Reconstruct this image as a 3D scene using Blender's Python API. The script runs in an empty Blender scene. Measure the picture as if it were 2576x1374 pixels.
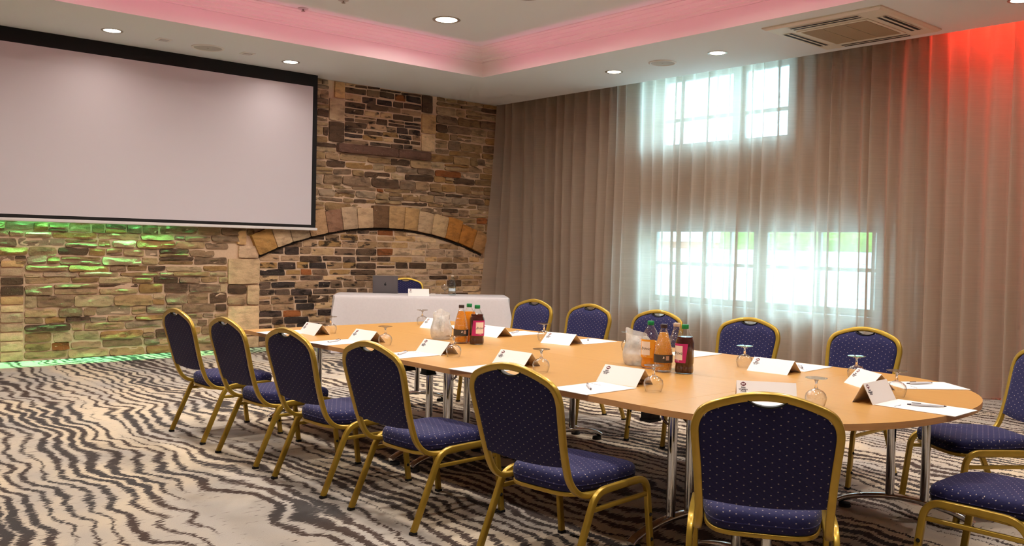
import bpy, bmesh, math, random
from mathutils import Vector, Matrix
PI = math.pi
SC = bpy.context.scene
COL = SC.collection
random.seed(7)

# ---------------------------------------------------------------- helpers
def s2l(c):
    return c / 12.92 if c <= 0.04045 else ((c + 0.055) / 1.055) ** 2.4
def rgb(r, g, b):
    return (s2l(r / 255), s2l(g / 255), s2l(b / 255), 1.0)

class NT:
    """small node-tree builder"""
    def __init__(self, name):
        self.m = bpy.data.materials.new(name)
        self.m.use_nodes = True
        self.t = self.m.node_tree
        self.t.nodes.clear()
        self.out = self.n('ShaderNodeOutputMaterial')
    def n(self, kind, **kw):
        nd = self.t.nodes.new(kind)
        for k, v in kw.items():
            if hasattr(nd, k):
                setattr(nd, k, v)
        return nd
    def link(self, a, b):
        self.t.links.new(a, b)
    def set(self, sock, v):
        if isinstance(v, bpy.types.NodeSocket):
            self.link(v, sock)
        else:
            sock.default_value = v
    def math(self, op, a, b=0.0, c=None, clamp=False):
        nd = self.n('ShaderNodeMath', operation=op, use_clamp=clamp)
        self.set(nd.inputs[0], a)
        if b is not None: self.set(nd.inputs[1], b)
        if c is not None: self.set(nd.inputs[2], c)
        return nd.outputs[0]
    def mix(self, f, a, b, blend='MIX'):
        nd = self.n('ShaderNodeMix', data_type='RGBA', blend_type=blend)
        self.set(nd.inputs[0], f); self.set(nd.inputs[6], a); self.set(nd.inputs[7], b)
        return nd.outputs[2]
    def mixf(self, f, a, b):
        nd = self.n('ShaderNodeMix', data_type='FLOAT')
        self.set(nd.inputs[0], f); self.set(nd.inputs[2], a); self.set(nd.inputs[3], b)
        return nd.outputs[0]
    def ss(self, v, lo, hi):
        nd = self.n('ShaderNodeMapRange', interpolation_type='SMOOTHSTEP')
        self.set(nd.inputs[0], v); nd.inputs[1].default_value = lo; nd.inputs[2].default_value = hi
        return nd.outputs[0]
    def noise(self, vec, scale=1.0, detail=2.0, rough=0.5, out=0, dist=0.0):
        nd = self.n('ShaderNodeTexNoise')
        if vec is not None: self.link(vec, nd.inputs['Vector'])
        nd.inputs['Scale'].default_value = scale; nd.inputs['Detail'].default_value = detail
        nd.inputs['Roughness'].default_value = rough; nd.inputs['Distortion'].default_value = dist
        return nd.outputs[out]
    def obj(self):
        return self.n('ShaderNodeTexCoord').outputs['Object']
    def pos(self):
        return self.n('ShaderNodeNewGeometry').outputs['Position']
    def sep(self, v):
        nd = self.n('ShaderNodeSeparateXYZ'); self.link(v, nd.inputs[0]); return nd.outputs
    def comb(self, x, y, z):
        nd = self.n('ShaderNodeCombineXYZ')
        for i, q in enumerate((x, y, z)): self.set(nd.inputs[i], q)
        return nd.outputs[0]
    def scalev(self, v, sx, sy, sz):
        nd = self.n('ShaderNodeVectorMath', operation='MULTIPLY'); self.link(v, nd.inputs[0])
        nd.inputs[1].default_value = (sx, sy, sz); return nd.outputs[0]
    def bump(self, h, strength=0.3, dist=0.01):
        nd = self.n('ShaderNodeBump'); self.link(h, nd.inputs['Height'])
        nd.inputs['Strength'].default_value = strength; nd.inputs['Distance'].default_value = dist
        return nd.outputs[0]
    def prin(self, color, rough=0.5, metal=0.0, normal=None, spec=0.5, trans=0.0, ior=1.45, sheen=0.0, coat=0.0):
        nd = self.n('ShaderNodeBsdfPrincipled')
        self.set(nd.inputs['Base Color'], color); self.set(nd.inputs['Roughness'], rough)
        nd.inputs['Metallic'].default_value = metal; nd.inputs['IOR'].default_value = ior
        nd.inputs['Specular IOR Level'].default_value = spec
        nd.inputs['Transmission Weight'].default_value = trans
        nd.inputs['Sheen Weight'].default_value = sheen
        nd.inputs['Coat Weight'].default_value = coat
        if normal is not None: self.link(normal, nd.inputs['Normal'])
        return nd.outputs[0]
    def done(self, sh):
        self.link(sh, self.out.inputs['Surface']); return self.m

def simple(name, color, rough=0.5, metal=0.0, **kw):
    t = NT(name); return t.done(t.prin(color, rough, metal, **kw))

def add_obj(name, bm_or_mesh, mat=None, parent=None, smooth=True, angle=40):
    if isinstance(bm_or_mesh, bmesh.types.BMesh):
        me = bpy.data.meshes.new(name); bm_or_mesh.normal_update(); bm_or_mesh.to_mesh(me); bm_or_mesh.free()
    else:
        me = bm_or_mesh
    if mat is not None and len(me.materials) == 0:
        for m in (mat if isinstance(mat, (list, tuple)) else [mat]): me.materials.append(m)
    if smooth and len(me.polygons):
        me.polygons.foreach_set('use_smooth', [True] * len(me.polygons))
        try: me.set_sharp_from_angle(angle=math.radians(angle))
        except Exception: pass
    o = bpy.data.objects.new(name, me); COL.objects.link(o)
    if parent is not None: o.parent = parent
    return o

def tag(o, label=None, cat=None, group=None, kind=None):
    if label: o['label'] = label
    if cat: o['category'] = cat
    if group: o['group'] = group
    if kind: o['kind'] = kind
    return o

def empty(name, loc=(0, 0, 0), rz=0.0):
    o = bpy.data.objects.new(name, None); COL.objects.link(o)
    o.location = loc; o.rotation_euler = (0, 0, rz); o.empty_display_size = 0.1
    return o

def copy_tree(o, parent=None):
    c = o.copy(); COL.objects.link(c)
    if parent is not None:
        c.parent = parent; c.matrix_parent_inverse = o.matrix_parent_inverse.copy()
    for ch in list(o.children): copy_tree(ch, c)
    return c

def box(bm, x0, x1, y0, y1, z0, z1, mi=0, bevel=0.0, seg=2):
    vs = [bm.verts.new((x, y, z)) for z in (z0, z1) for y in (y0, y1) for x in (x0, x1)]
    fs = []
    for idx in ((0, 2, 3, 1), (4, 5, 7, 6), (0, 1, 5, 4), (2, 6, 7, 3), (0, 4, 6, 2), (1, 3, 7, 5)):
        f = bm.faces.new([vs[i] for i in idx]); f.material_index = mi; fs.append(f)
    if bevel > 0:
        es = list({e for f in fs for e in f.edges})
        bmesh.ops.bevel(bm, geom=es, offset=bevel, segments=seg, affect='EDGES', profile=0.6)
    return bm

def rounded_path(pts, rad, n=6):
    """polyline with its corners rounded"""
    pts = [Vector(p) for p in pts]; out = [pts[0]]
    for i in range(1, len(pts) - 1):
        a, b, c = pts[i - 1], pts[i], pts[i + 1]
        r = rad[i] if isinstance(rad, (list, tuple)) else rad
        d1, d2 = (a - b), (c - b); r = min(r, d1.length * 0.49, d2.length * 0.49)
        p0, p2 = b + d1.normalized() * r, b + d2.normalized() * r
        for k in range(n + 1):
            t = k / n; out.append((1 - t) ** 2 * p0 + 2 * t * (1 - t) * b + t * t * p2)
    out.append(pts[-1]); return out

def catmull(pts, n=6):
    P = [Vector(p) for p in pts]; P = [2 * P[0] - P[1]] + P + [2 * P[-1] - P[-2]]; out = []
    for i in range(1, len(P) - 2):
        for k in range(n):
            t = k / n; a, b, c, d = P[i - 1], P[i], P[i + 1], P[i + 2]
            out.append(0.5 * ((2 * b) + (c - a) * t + (2 * a - 5 * b + 4 * c - d) * t * t + (3 * b - a - 3 * c + d) * t ** 3))
    out.append(P[-2]); return out

def rrect(w, h, r, n=3):
    out = []
    for cx, cy, a0 in ((w / 2 - r, h / 2 - r, 0), (-w / 2 + r, h / 2 - r, 90), (-w / 2 + r, -h / 2 + r, 180), (w / 2 - r, -h / 2 + r, 270)):
        for k in range(n + 1):
            a = math.radians(a0 + 90 * k / n); out.append((cx + r * math.cos(a), cy + r * math.sin(a)))
    return out
def circ(r, n=12):
    return [(r * math.cos(2 * PI * k / n), r * math.sin(2 * PI * k / n)) for k in range(n)]

def sweep(bm, path, sec, ref=None, closed=False, cap=True, mi=0):
    """sweep a section along a path; ref = fixed side axis, or None for parallel transport"""
    path = [Vector(p) for p in path]; n = len(path); rings = []
    prev = None
    for i, p in enumerate(path):
        if closed: t = (path[(i + 1) % n] - path[i - 1])
        else: t = path[min(i + 1, n - 1)] - path[max(i - 1, 0)]
        t.normalize()
        if ref is not None: side = Vector(ref)
        elif prev is None:
            side = Vector((0, 0, 1)).cross(t)
            if side.length < 1e-4: side = Vector((1, 0, 0))
        else: side = prev
        side = side - t * side.dot(t); side.normalize(); prev = side
        up = t.cross(side)
        rings.append([bm.verts.new(p + side * a + up * b) for a, b in sec])
    m = len(sec)
    for i in range(n if closed else n - 1):
        A, B = rings[i], rings[(i + 1) % n]
        for k in range(m):
            f = bm.faces.new((A[k], A[(k + 1) % m], B[(k + 1) % m], B[k])); f.material_index = mi
    if cap and not closed:
        bm.faces.new(list(reversed(rings[0]))).material_index = mi; bm.faces.new(rings[-1]).material_index = mi
    return bm

def lathe(bm, prof, n=28, cx=0, cy=0, mi=0, cap0=True, cap1=True):
    rings = []
    for r, z in prof:
        if r < 1e-5: rings.append([bm.verts.new((cx, cy, z))])
        else: rings.append([bm.verts.new((cx + r * math.cos(2 * PI * k / n), cy + r * math.sin(2 * PI * k / n), z)) for k in range(n)])
    for A, B in zip(rings[:-1], rings[1:]):
        for k in range(n):
            a, b = A[k % len(A)], A[(k + 1) % len(A)]; c, d = B[(k + 1) % len(B)], B[k % len(B)]
            vs = [v for i, v in enumerate((a, b, c, d)) if v not in (a, b, c, d)[:i]]
            if len(vs) >= 3:
                f = bm.faces.new(vs); f.material_index = mi
    if cap0 and len(rings[0]) > 1: bm.faces.new(list(reversed(rings[0]))).material_index = mi
    if cap1 and len(rings[-1]) > 1: bm.faces.new(rings[-1]).material_index = mi
    return bm

def text_mesh(body, size, shear=0.0, extrude=0.0004, align='LEFT', weight=0.0, spacing=1.0):
    cu = bpy.data.curves.new('lettering', 'FONT')
    cu.body = body; cu.size = size; cu.shear = shear; cu.extrude = extrude; cu.align_x = align
    cu.offset = weight; cu.space_character = spacing; cu.resolution_u = 3; cu.space_line = 0.85
    o = bpy.data.objects.new('lettering', cu); COL.objects.link(o)
    bpy.context.view_layer.update()
    dg = bpy.context.evaluated_depsgraph_get()
    me = bpy.data.meshes.new_from_object(o.evaluated_get(dg))
    me.materials.clear()
    bpy.data.objects.remove(o); bpy.data.curves.remove(cu)
    return me

# ---------------------------------------------------------------- camera
F = 2261.18511; PITCH = 0.02938995; ROLL = 0.0227556; TH = 0.8568705; CH = 1.4
cam = bpy.data.cameras.new('camera'); cam_o = bpy.data.objects.new('camera', cam); COL.objects.link(cam_o)
cam.sensor_width = 36.0; cam.sensor_fit = 'HORIZONTAL'; cam.lens = F / 2576 * 36.0; cam.clip_start = 0.05; cam.clip_end = 200
cp, sp = math.cos(PITCH), math.sin(PITCH); cr, sr = math.cos(ROLL), math.sin(ROLL)
right0, fwd0, down0 = Vector((1, 0, 0)), Vector((0, cp, -sp)), Vector((0, -sp, -cp))
r_ = right0 * cr - down0 * sr; d_ = right0 * sr + down0 * cr
Bm = Matrix(((math.cos(TH), -math.sin(TH), 0), (math.sin(TH), math.cos(TH), 0), (0, 0, 1)))
r_, d_, f_ = Bm @ r_, Bm @ d_, Bm @ fwd0
M = Matrix((( r_.x, -d_.x, -f_.x, 0), (r_.y, -d_.y, -f_.y, 0), (r_.z, -d_.z, -f_.z, CH), (0, 0, 0, 1)))
cam_o.matrix_world = M
SC.camera = cam_o

# ---------------------------------------------------------------- materials
MAT = {}
def mats():
    # painted ceiling / plaster
    t = NT('ceiling_paint'); n = t.noise(t.pos(), 60, 2)
    MAT['ceiling'] = t.done(t.prin(rgb(226, 227, 230), 0.75, normal=t.bump(n, 0.05, 0.002)))
    t = NT('cove_paint'); MAT['cove'] = t.done(t.prin(rgb(228, 222, 218), 0.6))
    t = NT('plaster_wall'); n = t.noise(t.pos(), 35, 3)
    MAT['plaster'] = t.done(t.prin(t.mix(n, rgb(186, 166, 146), rgb(198, 178, 158)), 0.8, normal=t.bump(n, 0.05, 0.002)))
    MAT['back_plaster'] = simple('pale_back_plaster', rgb(232, 226, 218), 0.8)
    MAT['joinery'] = simple('white_joinery', rgb(225, 222, 215), 0.4)
    # carpet: cream with frayed dark wavy stripes
    t = NT('zebra_carpet'); p = t.pos(); x, y, z = t.sep(p)
    n1 = t.noise(t.comb(t.math('MULTIPLY', x, 0.55), t.math('MULTIPLY', y, 0.75), 1.7), 1.0, 0.5)
    n2 = t.noise(t.comb(t.math('MULTIPLY', x, 1.9), t.math('MULTIPLY', y, 1.5), 4.2), 1.0, 1.0)
    n4 = t.noise(t.comb(t.math('MULTIPLY', x, 7.0), t.math('MULTIPLY', y, 4.0), 7.2), 1.0, 1.0)
    n3 = t.noise(t.comb(t.math('MULTIPLY', x, 120.0), t.math('MULTIPLY', y, 6.0), 0.3), 1.0, 2.5)
    s = t.math('ADD', y, t.math('MULTIPLY', t.math('SUBTRACT', n1, 0.5), 0.6))
    s = t.math('ADD', s, t.math('MULTIPLY', t.math('SUBTRACT', n2, 0.5), 0.36))
    s = t.math('ADD', s, t.math('MULTIPLY', t.math('SUBTRACT', n4, 0.5), 0.09))
    s = t.math('ADD', s, t.math('MULTIPLY', t.math('SUBTRACT', n3, 0.5), 0.08))
    wav = t.math('SINE', t.math('MULTIPLY', s, 2 * PI / 0.1))
    lev = t.noise(t.comb(t.math('MULTIPLY', x, 0.35), t.math('MULTIPLY', s, 3.8), 0.0), 1.0, 1.5)
    den = t.noise(t.comb(t.math('MULTIPLY', x, 0.9), t.math('MULTIPLY', y, 0.9), 9.1), 1.0, 1.0)
    w1 = t.math('ADD', t.math('MULTIPLY', wav, 0.5), t.math('MULTIPLY', t.math('SUBTRACT', lev, 0.5), 2.6))
    thr = t.math('ADD', w1, t.math('MULTIPLY', t.math('SUBTRACT', den, 0.5), 0.9))
    dark = t.ss(thr, 0.12, 0.20)
    fl = t.noise(t.comb(t.math('MULTIPLY', x, 80.0), t.math('MULTIPLY', y, 12.0), 3.3), 1.0, 2.0)
    fleck = t.math('MULTIPLY', t.ss(fl, 0.63, 0.7), t.ss(thr, -0.75, -0.15))
    hole = t.math('MULTIPLY', t.ss(fl, 0.40, 0.33), t.math('SUBTRACT', 1.0, t.ss(thr, 0.3, 0.75)))
    dark = t.math('MAXIMUM', t.math('MULTIPLY', dark, t.math('SUBTRACT', 1.0, hole)), fleck)
    tone = t.noise(t.comb(t.math('MULTIPLY', x, 1.1), t.math('MULTIPLY', s, 2.2), 5.5), 1.0, 2.0)
    cream = t.mix(t.ss(tone, 0.35, 0.68), rgb(222, 204, 178), rgb(184, 176, 168))
    brown = t.mix(t.ss(den, 0.4, 0.65), rgb(66, 52, 50), rgb(58, 58, 62))
    pile = t.noise(p, 260, 2)
    c = t.mix(dark, cream, brown)
    c = t.mix(t.math('MULTIPLY', pile, 0.35), c, rgb(120, 105, 90))
    MAT['carpet'] = t.done(t.prin(c, 0.95, spec=0.1, normal=t.bump(t.math('ADD', pile, t.math('MULTIPLY', dark, -0.4)), 0.5, 0.006)))
    # stone + mortar, colour per stone from an attribute
    t = NT('rubble_stone'); at = t.n('ShaderNodeAttribute', attribute_name='Col'); p = t.pos()
    n1 = t.noise(t.scalev(p, 1, 6, 14), 1.0, 5, 0.65); n2 = t.noise(p, 42, 4, 0.7); n3 = t.noise(t.scalev(p, 1, 2.5, 6), 3.0, 3)
    c = t.mix(t.ss(n1, 0.35, 0.75), at.outputs['Color'], t.mix(0.35, at.outputs['Color'], rgb(110, 84, 60), 'MULTIPLY'))
    soot = t.math('MULTIPLY', t.ss(n3, 0.52, 0.66), at.outputs['Alpha'])
    c = t.mix(soot, c, rgb(38, 30, 26))
    c = t.mix(t.math('MULTIPLY', t.ss(n2, 0.62, 0.72), 0.55), c, rgb(196, 172, 146))
    h = t.math('ADD', t.math('MULTIPLY', n2, 0.5), n1)
    MAT['stone'] = t.done(t.prin(c, 0.85, spec=0.25, normal=t.bump(h, 0.85, 0.022)))
    t = NT('lime_mortar'); n = t.noise(t.pos(), 30, 4, 0.7)
    MAT['mortar'] = t.done(t.prin(t.mix(n, rgb(198, 164, 136), rgb(222, 190, 162)), 0.9, spec=0.2, normal=t.bump(n, 0.5, 0.01)))
    # blue woven fabric with small pale dots
    def fabric(name, base, dotc):
        t = NT(name); tc = t.n('ShaderNodeTexCoord'); x, y, z = t.sep(tc.outputs['Object']); nx, ny, nz = t.sep(tc.outputs['Normal'])
        sx = t.math('GREATER_THAN', t.math('ABSOLUTE', nx), 0.75); sz = t.math('GREATER_THAN', t.math('ABSOLUTE', nz), 0.6)
        u = t.mixf(sx, x, y); v = t.mixf(sz, z, y)
        ua = t.math('MULTIPLY', u, 1 / 0.047); va = t.math('MULTIPLY', v, 1 / 0.031)
        vo = t.n('ShaderNodeTexVoronoi', voronoi_dimensions='2D', feature='F1')
        vo.inputs['Randomness'].default_value = 0.0; vo.inputs['Scale'].default_value = 1.0
        t.link(t.comb(t.math('ADD', ua, va), t.math('SUBTRACT', ua, va), 0.0), vo.inputs['Vector'])
        dot = t.ss(vo.outputs['Distance'], 0.105, 0.055)
        wv = t.noise(t.comb(t.math('MULTIPLY', u, 240), t.math('MULTIPLY', v, 420), 0), 1.0, 1)
        tw = t.n('ShaderNodeTexWave', wave_type='BANDS', bands_direction='DIAGONAL'); tw.inputs['Scale'].default_value = 30
        t.link(t.comb(u, v, 0.0), tw.inputs['Vector'])
        k = t.mix(t.math('MULTIPLY', wv, 0.5), base, tuple(0.6 * q for q in base[:3]) + (1,))
        k = t.mix(t.math('MULTIPLY', tw.outputs['Fac'], 0.18), k, tuple(1.5 * q for q in base[:3]) + (1,))
        return t.done(t.prin(t.mix(dot, k, dotc), 0.8, spec=0.25, sheen=0.06, normal=t.bump(wv, 0.3, 0.002)))
    MAT['fabric'] = fabric('dotted_blue_fabric', rgb(38, 37, 80), rgb(176, 160, 154))
    t = NT('gold_frame'); n = t.noise(t.obj(), 14, 3)
    MAT['gold'] = t.done(t.prin(t.mix(n, rgb(186, 154, 58), rgb(164, 132, 46)), 0.34, 0.55, coat=0.2))
    MAT['black'] = simple('black_plastic', rgb(20, 19, 20), 0.5)
    MAT['rubber'] = simple('black_rubber', rgb(24, 22, 22), 0.8)
    MAT['chrome'] = simple('chrome', rgb(205, 205, 208), 0.09, 1.0)
    # beech laminate
    t = NT('beech_laminate'); x, y, z = t.sep(t.pos())
    g = t.noise(t.comb(t.math('MULTIPLY', x, 1.2), t.math('MULTIPLY', y, 26), 0.0), 1.0, 4, 0.6)
    g2 = t.noise(t.comb(t.math('MULTIPLY', x, 9.0), t.math('MULTIPLY', y, 90), 2.0), 1.0, 2, 0.6)
    c = t.mix(g, rgb(194, 148, 82), rgb(178, 130, 68)); c = t.mix(t.math('MULTIPLY', g2, 0.22), c, rgb(172, 118, 62))
    MAT['beech'] = t.done(t.prin(c, 0.36, spec=0.45))
    t = NT('beech_edge'); x, y, z = t.sep(t.pos()); g = t.noise(t.comb(t.math('MULTIPLY', x, 3), t.math('MULTIPLY', y, 3), t.math('MULTIPLY', z, 160)), 1.0, 3)
    MAT['edge'] = t.done(t.prin(t.mix(g, rgb(222, 168, 112), rgb(204, 148, 92)), 0.42))
    MAT['paper'] = simple('white_paper', rgb(230, 222, 218), 0.7)
    MAT['ink'] = simple('grey_ink', rgb(74, 70, 84), 0.7)
    MAT['maroon'] = simple('maroon_ink', rgb(98, 32, 48), 0.7)
    MAT['screen'] = simple('matte_screen', rgb(200, 190, 195), 0.9, spec=0.15)
    MAT['screen_black'] = simple('screen_black', rgb(22, 18, 18), 0.85)
    MAT['screen_bar'] = simple('screen_bar', rgb(214, 206, 204), 0.5)
    t = NT('linen_cloth'); x, y, z = t.sep(t.pos()); n = t.noise(t.comb(t.math('MULTIPLY', x, 40), t.math('MULTIPLY', y, 40), t.math('MULTIPLY', z, 40)), 1, 3)
    MAT['cloth'] = t.done(t.prin(t.mix(n, rgb(206, 198, 200), rgb(216, 208, 210)), 0.85, spec=0.2, normal=t.bump(n, 0.1, 0.004)))
    # clear thin glass: see-through with fresnel reflection, greener at grazing angles
    def thin(name, tint, edge, frost=0.0, fcol=(1, 1, 1, 1), bumpy=None, refl=0.05):
        t = NT(name); lw = t.n('ShaderNodeLayerWeight'); lw.inputs['Blend'].default_value = 0.5
        l2 = t.n('ShaderNodeLayerWeight'); l2.inputs['Blend'].default_value = 0.5
        frv = t.math('ADD', t.math('MULTIPLY', t.math('POWER', l2.outputs['Facing'], 3.0), 0.75), refl)
        tr = t.n('ShaderNodeBsdfTransparent'); t.set(tr.inputs['Color'], t.mix(t.math('POWER', lw.outputs['Facing'], 3.5), tint, edge))
        gl = t.n('ShaderNodeBsdfGlossy'); gl.inputs['Roughness'].default_value = 0.03
        if bumpy:
            vo = t.n('ShaderNodeTexVoronoi'); vo.inputs['Scale'].default_value = bumpy; t.link(t.obj(), vo.inputs['Vector'])
            nb = t.bump(vo.outputs['Distance'], 0.9, 0.01); t.link(nb, gl.inputs['Normal']); t.link(nb, l2.inputs['Normal']); t.link(nb, lw.inputs['Normal'])
        mx = t.n('ShaderNodeMixShader'); t.link(frv, mx.inputs[0])
        t.link(tr.outputs[0], mx.inputs[1]); t.link(gl.outputs[0], mx.inputs[2]); sh = mx.outputs[0]
        if frost > 0:
            df = t.n('ShaderNodeBsdfTranslucent'); df.inputs[0].default_value = fcol
            d2 = t.n('ShaderNodeBsdfDiffuse'); d2.inputs[0].default_value = fcol
            m2 = t.n('ShaderNodeMixShader'); m2.inputs[0].default_value = 0.5; t.link(df.outputs[0], m2.inputs[1]); t.link(d2.outputs[0], m2.inputs[2])
            nz = t.noise(t.obj(), 30, 3); m3 = t.n('ShaderNodeMixShader'); t.link(t.math('MULTIPLY', t.math('ADD', nz, 0.5), frost), m3.inputs[0])
            t.link(sh, m3.inputs[1]); t.link(m2.outputs[0], m3.inputs[2]); sh = m3.outputs[0]
        return t.done(sh)
    MAT['glass'] = thin('drinking_glass', (0.99, 0.99, 0.99, 1), (0.72, 0.74, 0.76, 1), refl=0.045)
    t = NT('solid_glass'); g1 = t.n('ShaderNodeBsdfGlass'); g1.inputs['IOR'].default_value = 1.5; g1.inputs['Roughness'].default_value = 0.0
    MAT['solid_glass'] = t.done(g1.outputs[0])
    MAT['bottle_glass'] = thin('bottle_clear', (0.96, 0.97, 0.96, 1), (0.8, 0.83, 0.82, 1))
    MAT['emboss_glass'] = thin('bottle_embossed', (0.95, 0.96, 0.94, 1), (0.78, 0.8, 0.76, 1), bumpy=110)
    MAT['water_bottle'] = thin('water_bottle_glass', (0.86, 0.92, 0.93, 1), (0.6, 0.68, 0.7, 1))
    MAT['jug'] = thin('misted_jug', (0.98, 0.985, 0.985, 1), (0.8, 0.82, 0.83, 1), frost=0.30, fcol=(0.97, 0.97, 0.96, 1))
    MAT['ice'] = thin('ice', (0.97, 0.98, 0.98, 1), (0.75, 0.78, 0.8, 1), frost=0.5, fcol=(0.98, 0.98, 0.97, 1), refl=0.1)
    MAT['pane'] = thin('window_glass', (0.93, 0.96, 0.97, 1), (0.8, 0.85, 0.87, 1))
    def juice(name, c1, c2):
        t = NT(name); n = t.noise(t.obj(), 16, 2); sh = t.prin(t.mix(n, c1, c2), 0.25, spec=0.4)
        tl = t.n('ShaderNodeBsdfTranslucent'); t.set(tl.inputs[0], t.mix(n, c1, c2))
        mx = t.n('ShaderNodeMixShader'); mx.inputs[0].default_value = 0.4; t.link(sh, mx.inputs[1]); t.link(tl.outputs[0], mx.inputs[2])
        return t.done(mx.outputs[0])
    MAT['orange'] = juice('orange_juice', rgb(255, 186, 48), rgb(244, 164, 36))
    MAT['amber'] = juice('amber_juice', rgb(248, 190, 84), rgb(236, 170, 66))
    MAT['cordial'] = simple('dark_cordial', rgb(70, 32, 28), 0.15)
    MAT['green_cap'] = simple('green_cap', rgb(18, 124, 66), 0.4)
    MAT['brown_cap'] = simple('brown_cap', rgb(58, 42, 42), 0.4)
    MAT['pale_cap'] = simple('pale_cap', rgb(206, 180, 158), 0.35)
    MAT['pink_label'] = simple('pink_label', rgb(192, 40, 112), 0.5)
    MAT['yellow_label'] = simple('yellow_label', rgb(232, 158, 40), 0.5)
    MAT['white_label'] = simple('cream_label', rgb(238, 222, 210), 0.5)
    MAT['dark_label'] = simple('charcoal_label', rgb(64, 56, 50), 0.5)
    MAT['laptop'] = simple('space_grey_aluminium', rgb(112, 106, 106), 0.42, 0.6)
    MAT['key'] = simple('laptop_keys', rgb(24, 24, 26), 0.5)
    MAT['pen'] = simple('pen_body', rgb(206, 206, 212), 0.3)
    MAT['pen_dark'] = simple('pen_dark', rgb(96, 90, 100), 0.35, 0.5)
    MAT['ac'] = simple('ac_plastic', rgb(218, 208, 192), 0.45)
    t = NT('ac_filter'); x, y, z = t.sep(t.obj()); ck = t.n('ShaderNodeTexChecker'); ck.inputs['Scale'].default_value = 160; t.link(t.obj(), ck.inputs['Vector'])
    MAT['filter'] = t.done(t.prin(t.mix(t.math('MULTIPLY', ck.outputs['Fac'], 0.5), rgb(170, 146, 116), rgb(128, 104, 78)), 0.7))
    MAT['slot'] = simple('dark_slot', rgb(34, 30, 30), 0.7)
    MAT['metal_ring'] = simple('downlight_ring', rgb(170, 160, 150), 0.35, 0.6)
    MAT['speaker'] = simple('speaker_mesh', rgb(186, 180, 174), 0.7)
    MAT['plate'] = simple('sensor_plate', rgb(196, 190, 192), 0.35)
    for nm, col, st in (('lamp_lens', (1.0, 0.86, 0.62, 1), 12.0), ('tray_lens', (1.0, 0.82, 0.55, 1), 14.0)):
        t = NT(nm); e = t.n('ShaderNodeEmission'); e.inputs[0].default_value = col; e.inputs[1].default_value = st
        MAT[nm] = t.done(e.outputs[0])
    MAT['socket'] = simple('brushed_socket', rgb(150, 136, 124), 0.4, 0.5)
    # sheer slubbed curtain
    t = NT('sheer_voile'); x, y, z = t.sep(t.pos())
    sl = t.noise(t.comb(t.math('MULTIPLY', x, 2.6), t.math('MULTIPLY', y, 2.6), t.math('MULTIPLY', z, 120)), 1.0, 3, 0.6)
    op = t.mixf(t.ss(sl, 0.3, 0.75), 0.73, 0.84)
    lw = t.n('ShaderNodeLayerWeight'); lw.inputs['Blend'].default_value = 0.5
    op = t.math('ADD', op, t.math('MULTIPLY', t.math('POWER', lw.outputs['Facing'], 1.5), 0.40), clamp=True)
    colr = t.mix(sl, rgb(216, 200, 184), rgb(204, 187, 171))
    df = t.n('ShaderNodeBsdfDiffuse'); t.link(colr, df.inputs[0]); tl = t.n('ShaderNodeBsdfTranslucent'); t.link(colr, tl.inputs[0])
    m1 = t.n('ShaderNodeMixShader'); m1.inputs[0].default_value = 0.6; t.link(df.outputs[0], m1.inputs[1]); t.link(tl.outputs[0], m1.inputs[2])
    tr = t.n('ShaderNodeBsdfTransparent'); m2 = t.n('ShaderNodeMixShader'); t.link(op, m2.inputs[0]); t.link(tr.outputs[0], m2.inputs[1]); t.link(m1.outputs[0], m2.inputs[2])
    MAT['voile'] = t.done(m2.outputs[0])
    # outside
    t = NT('hedge_leaves'); n = t.noise(t.pos(), 5, 4, 0.7); MAT['hedge'] = t.done(t.prin(t.mix(n, rgb(110, 150, 60), rgb(176, 206, 100)), 0.8))
    MAT['outwall'] = simple('pale_garden_wall', rgb(226, 230, 230), 0.8)
    t = NT('far_brick'); n = t.noise(t.scalev(t.pos(), 3, 3, 12), 1, 2); MAT['brick'] = t.done(t.prin(t.mix(n, rgb(190, 110, 84), rgb(206, 140, 110)), 0.85))
    MAT['paving'] = simple('pale_paving', rgb(200, 204, 206), 0.85)
mats()

# ---------------------------------------------------------------- room
H = 3.636; HU = 3.956
XL, XR, YB, YW = -11.1, 4.2, -4.6, 9.62
YC = 9.187                                              # front edge of the curtain recess
TX0, TX1, TY0, TY1 = -9.37, 2.4, -2.9, 7.52          # the raised tray in the ceiling
def structure(name, bm, mat, **kw):
    return tag(add_obj(name, bm, mat, **kw), kind='structure')

bm = bmesh.new(); box(bm, XL - .3, XR + .2, YB - .2, YW + .4, -0.15, 0.0); structure('floor', bm, MAT['carpet'], smooth=False)
bm = bmesh.new()
for b in ((XL - .3, TX0 - .004, YB, YC), (TX1 + .004, XR + .2, YB, YC), (TX0 - .004, TX1 + .004, TY1 + .004, YC), (TX0 - .004, TX1 + .004, YB, TY0 - .004)):
    box(bm, b[0], b[1], b[2], b[3], H, H + 0.12)
box(bm, TX0 - .3, TX1 + .3, TY0 - .3, TY1 + .3, HU, HU + 0.1)
box(bm, XL - .3, XR + .2, YC, YW + .4, 3.98, 4.1); box(bm, XL - .3, XR + .2, YC - .06, YC, H + .12, 4.1)
structure('ceiling', bm, MAT['ceiling'], smooth=False)
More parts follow.
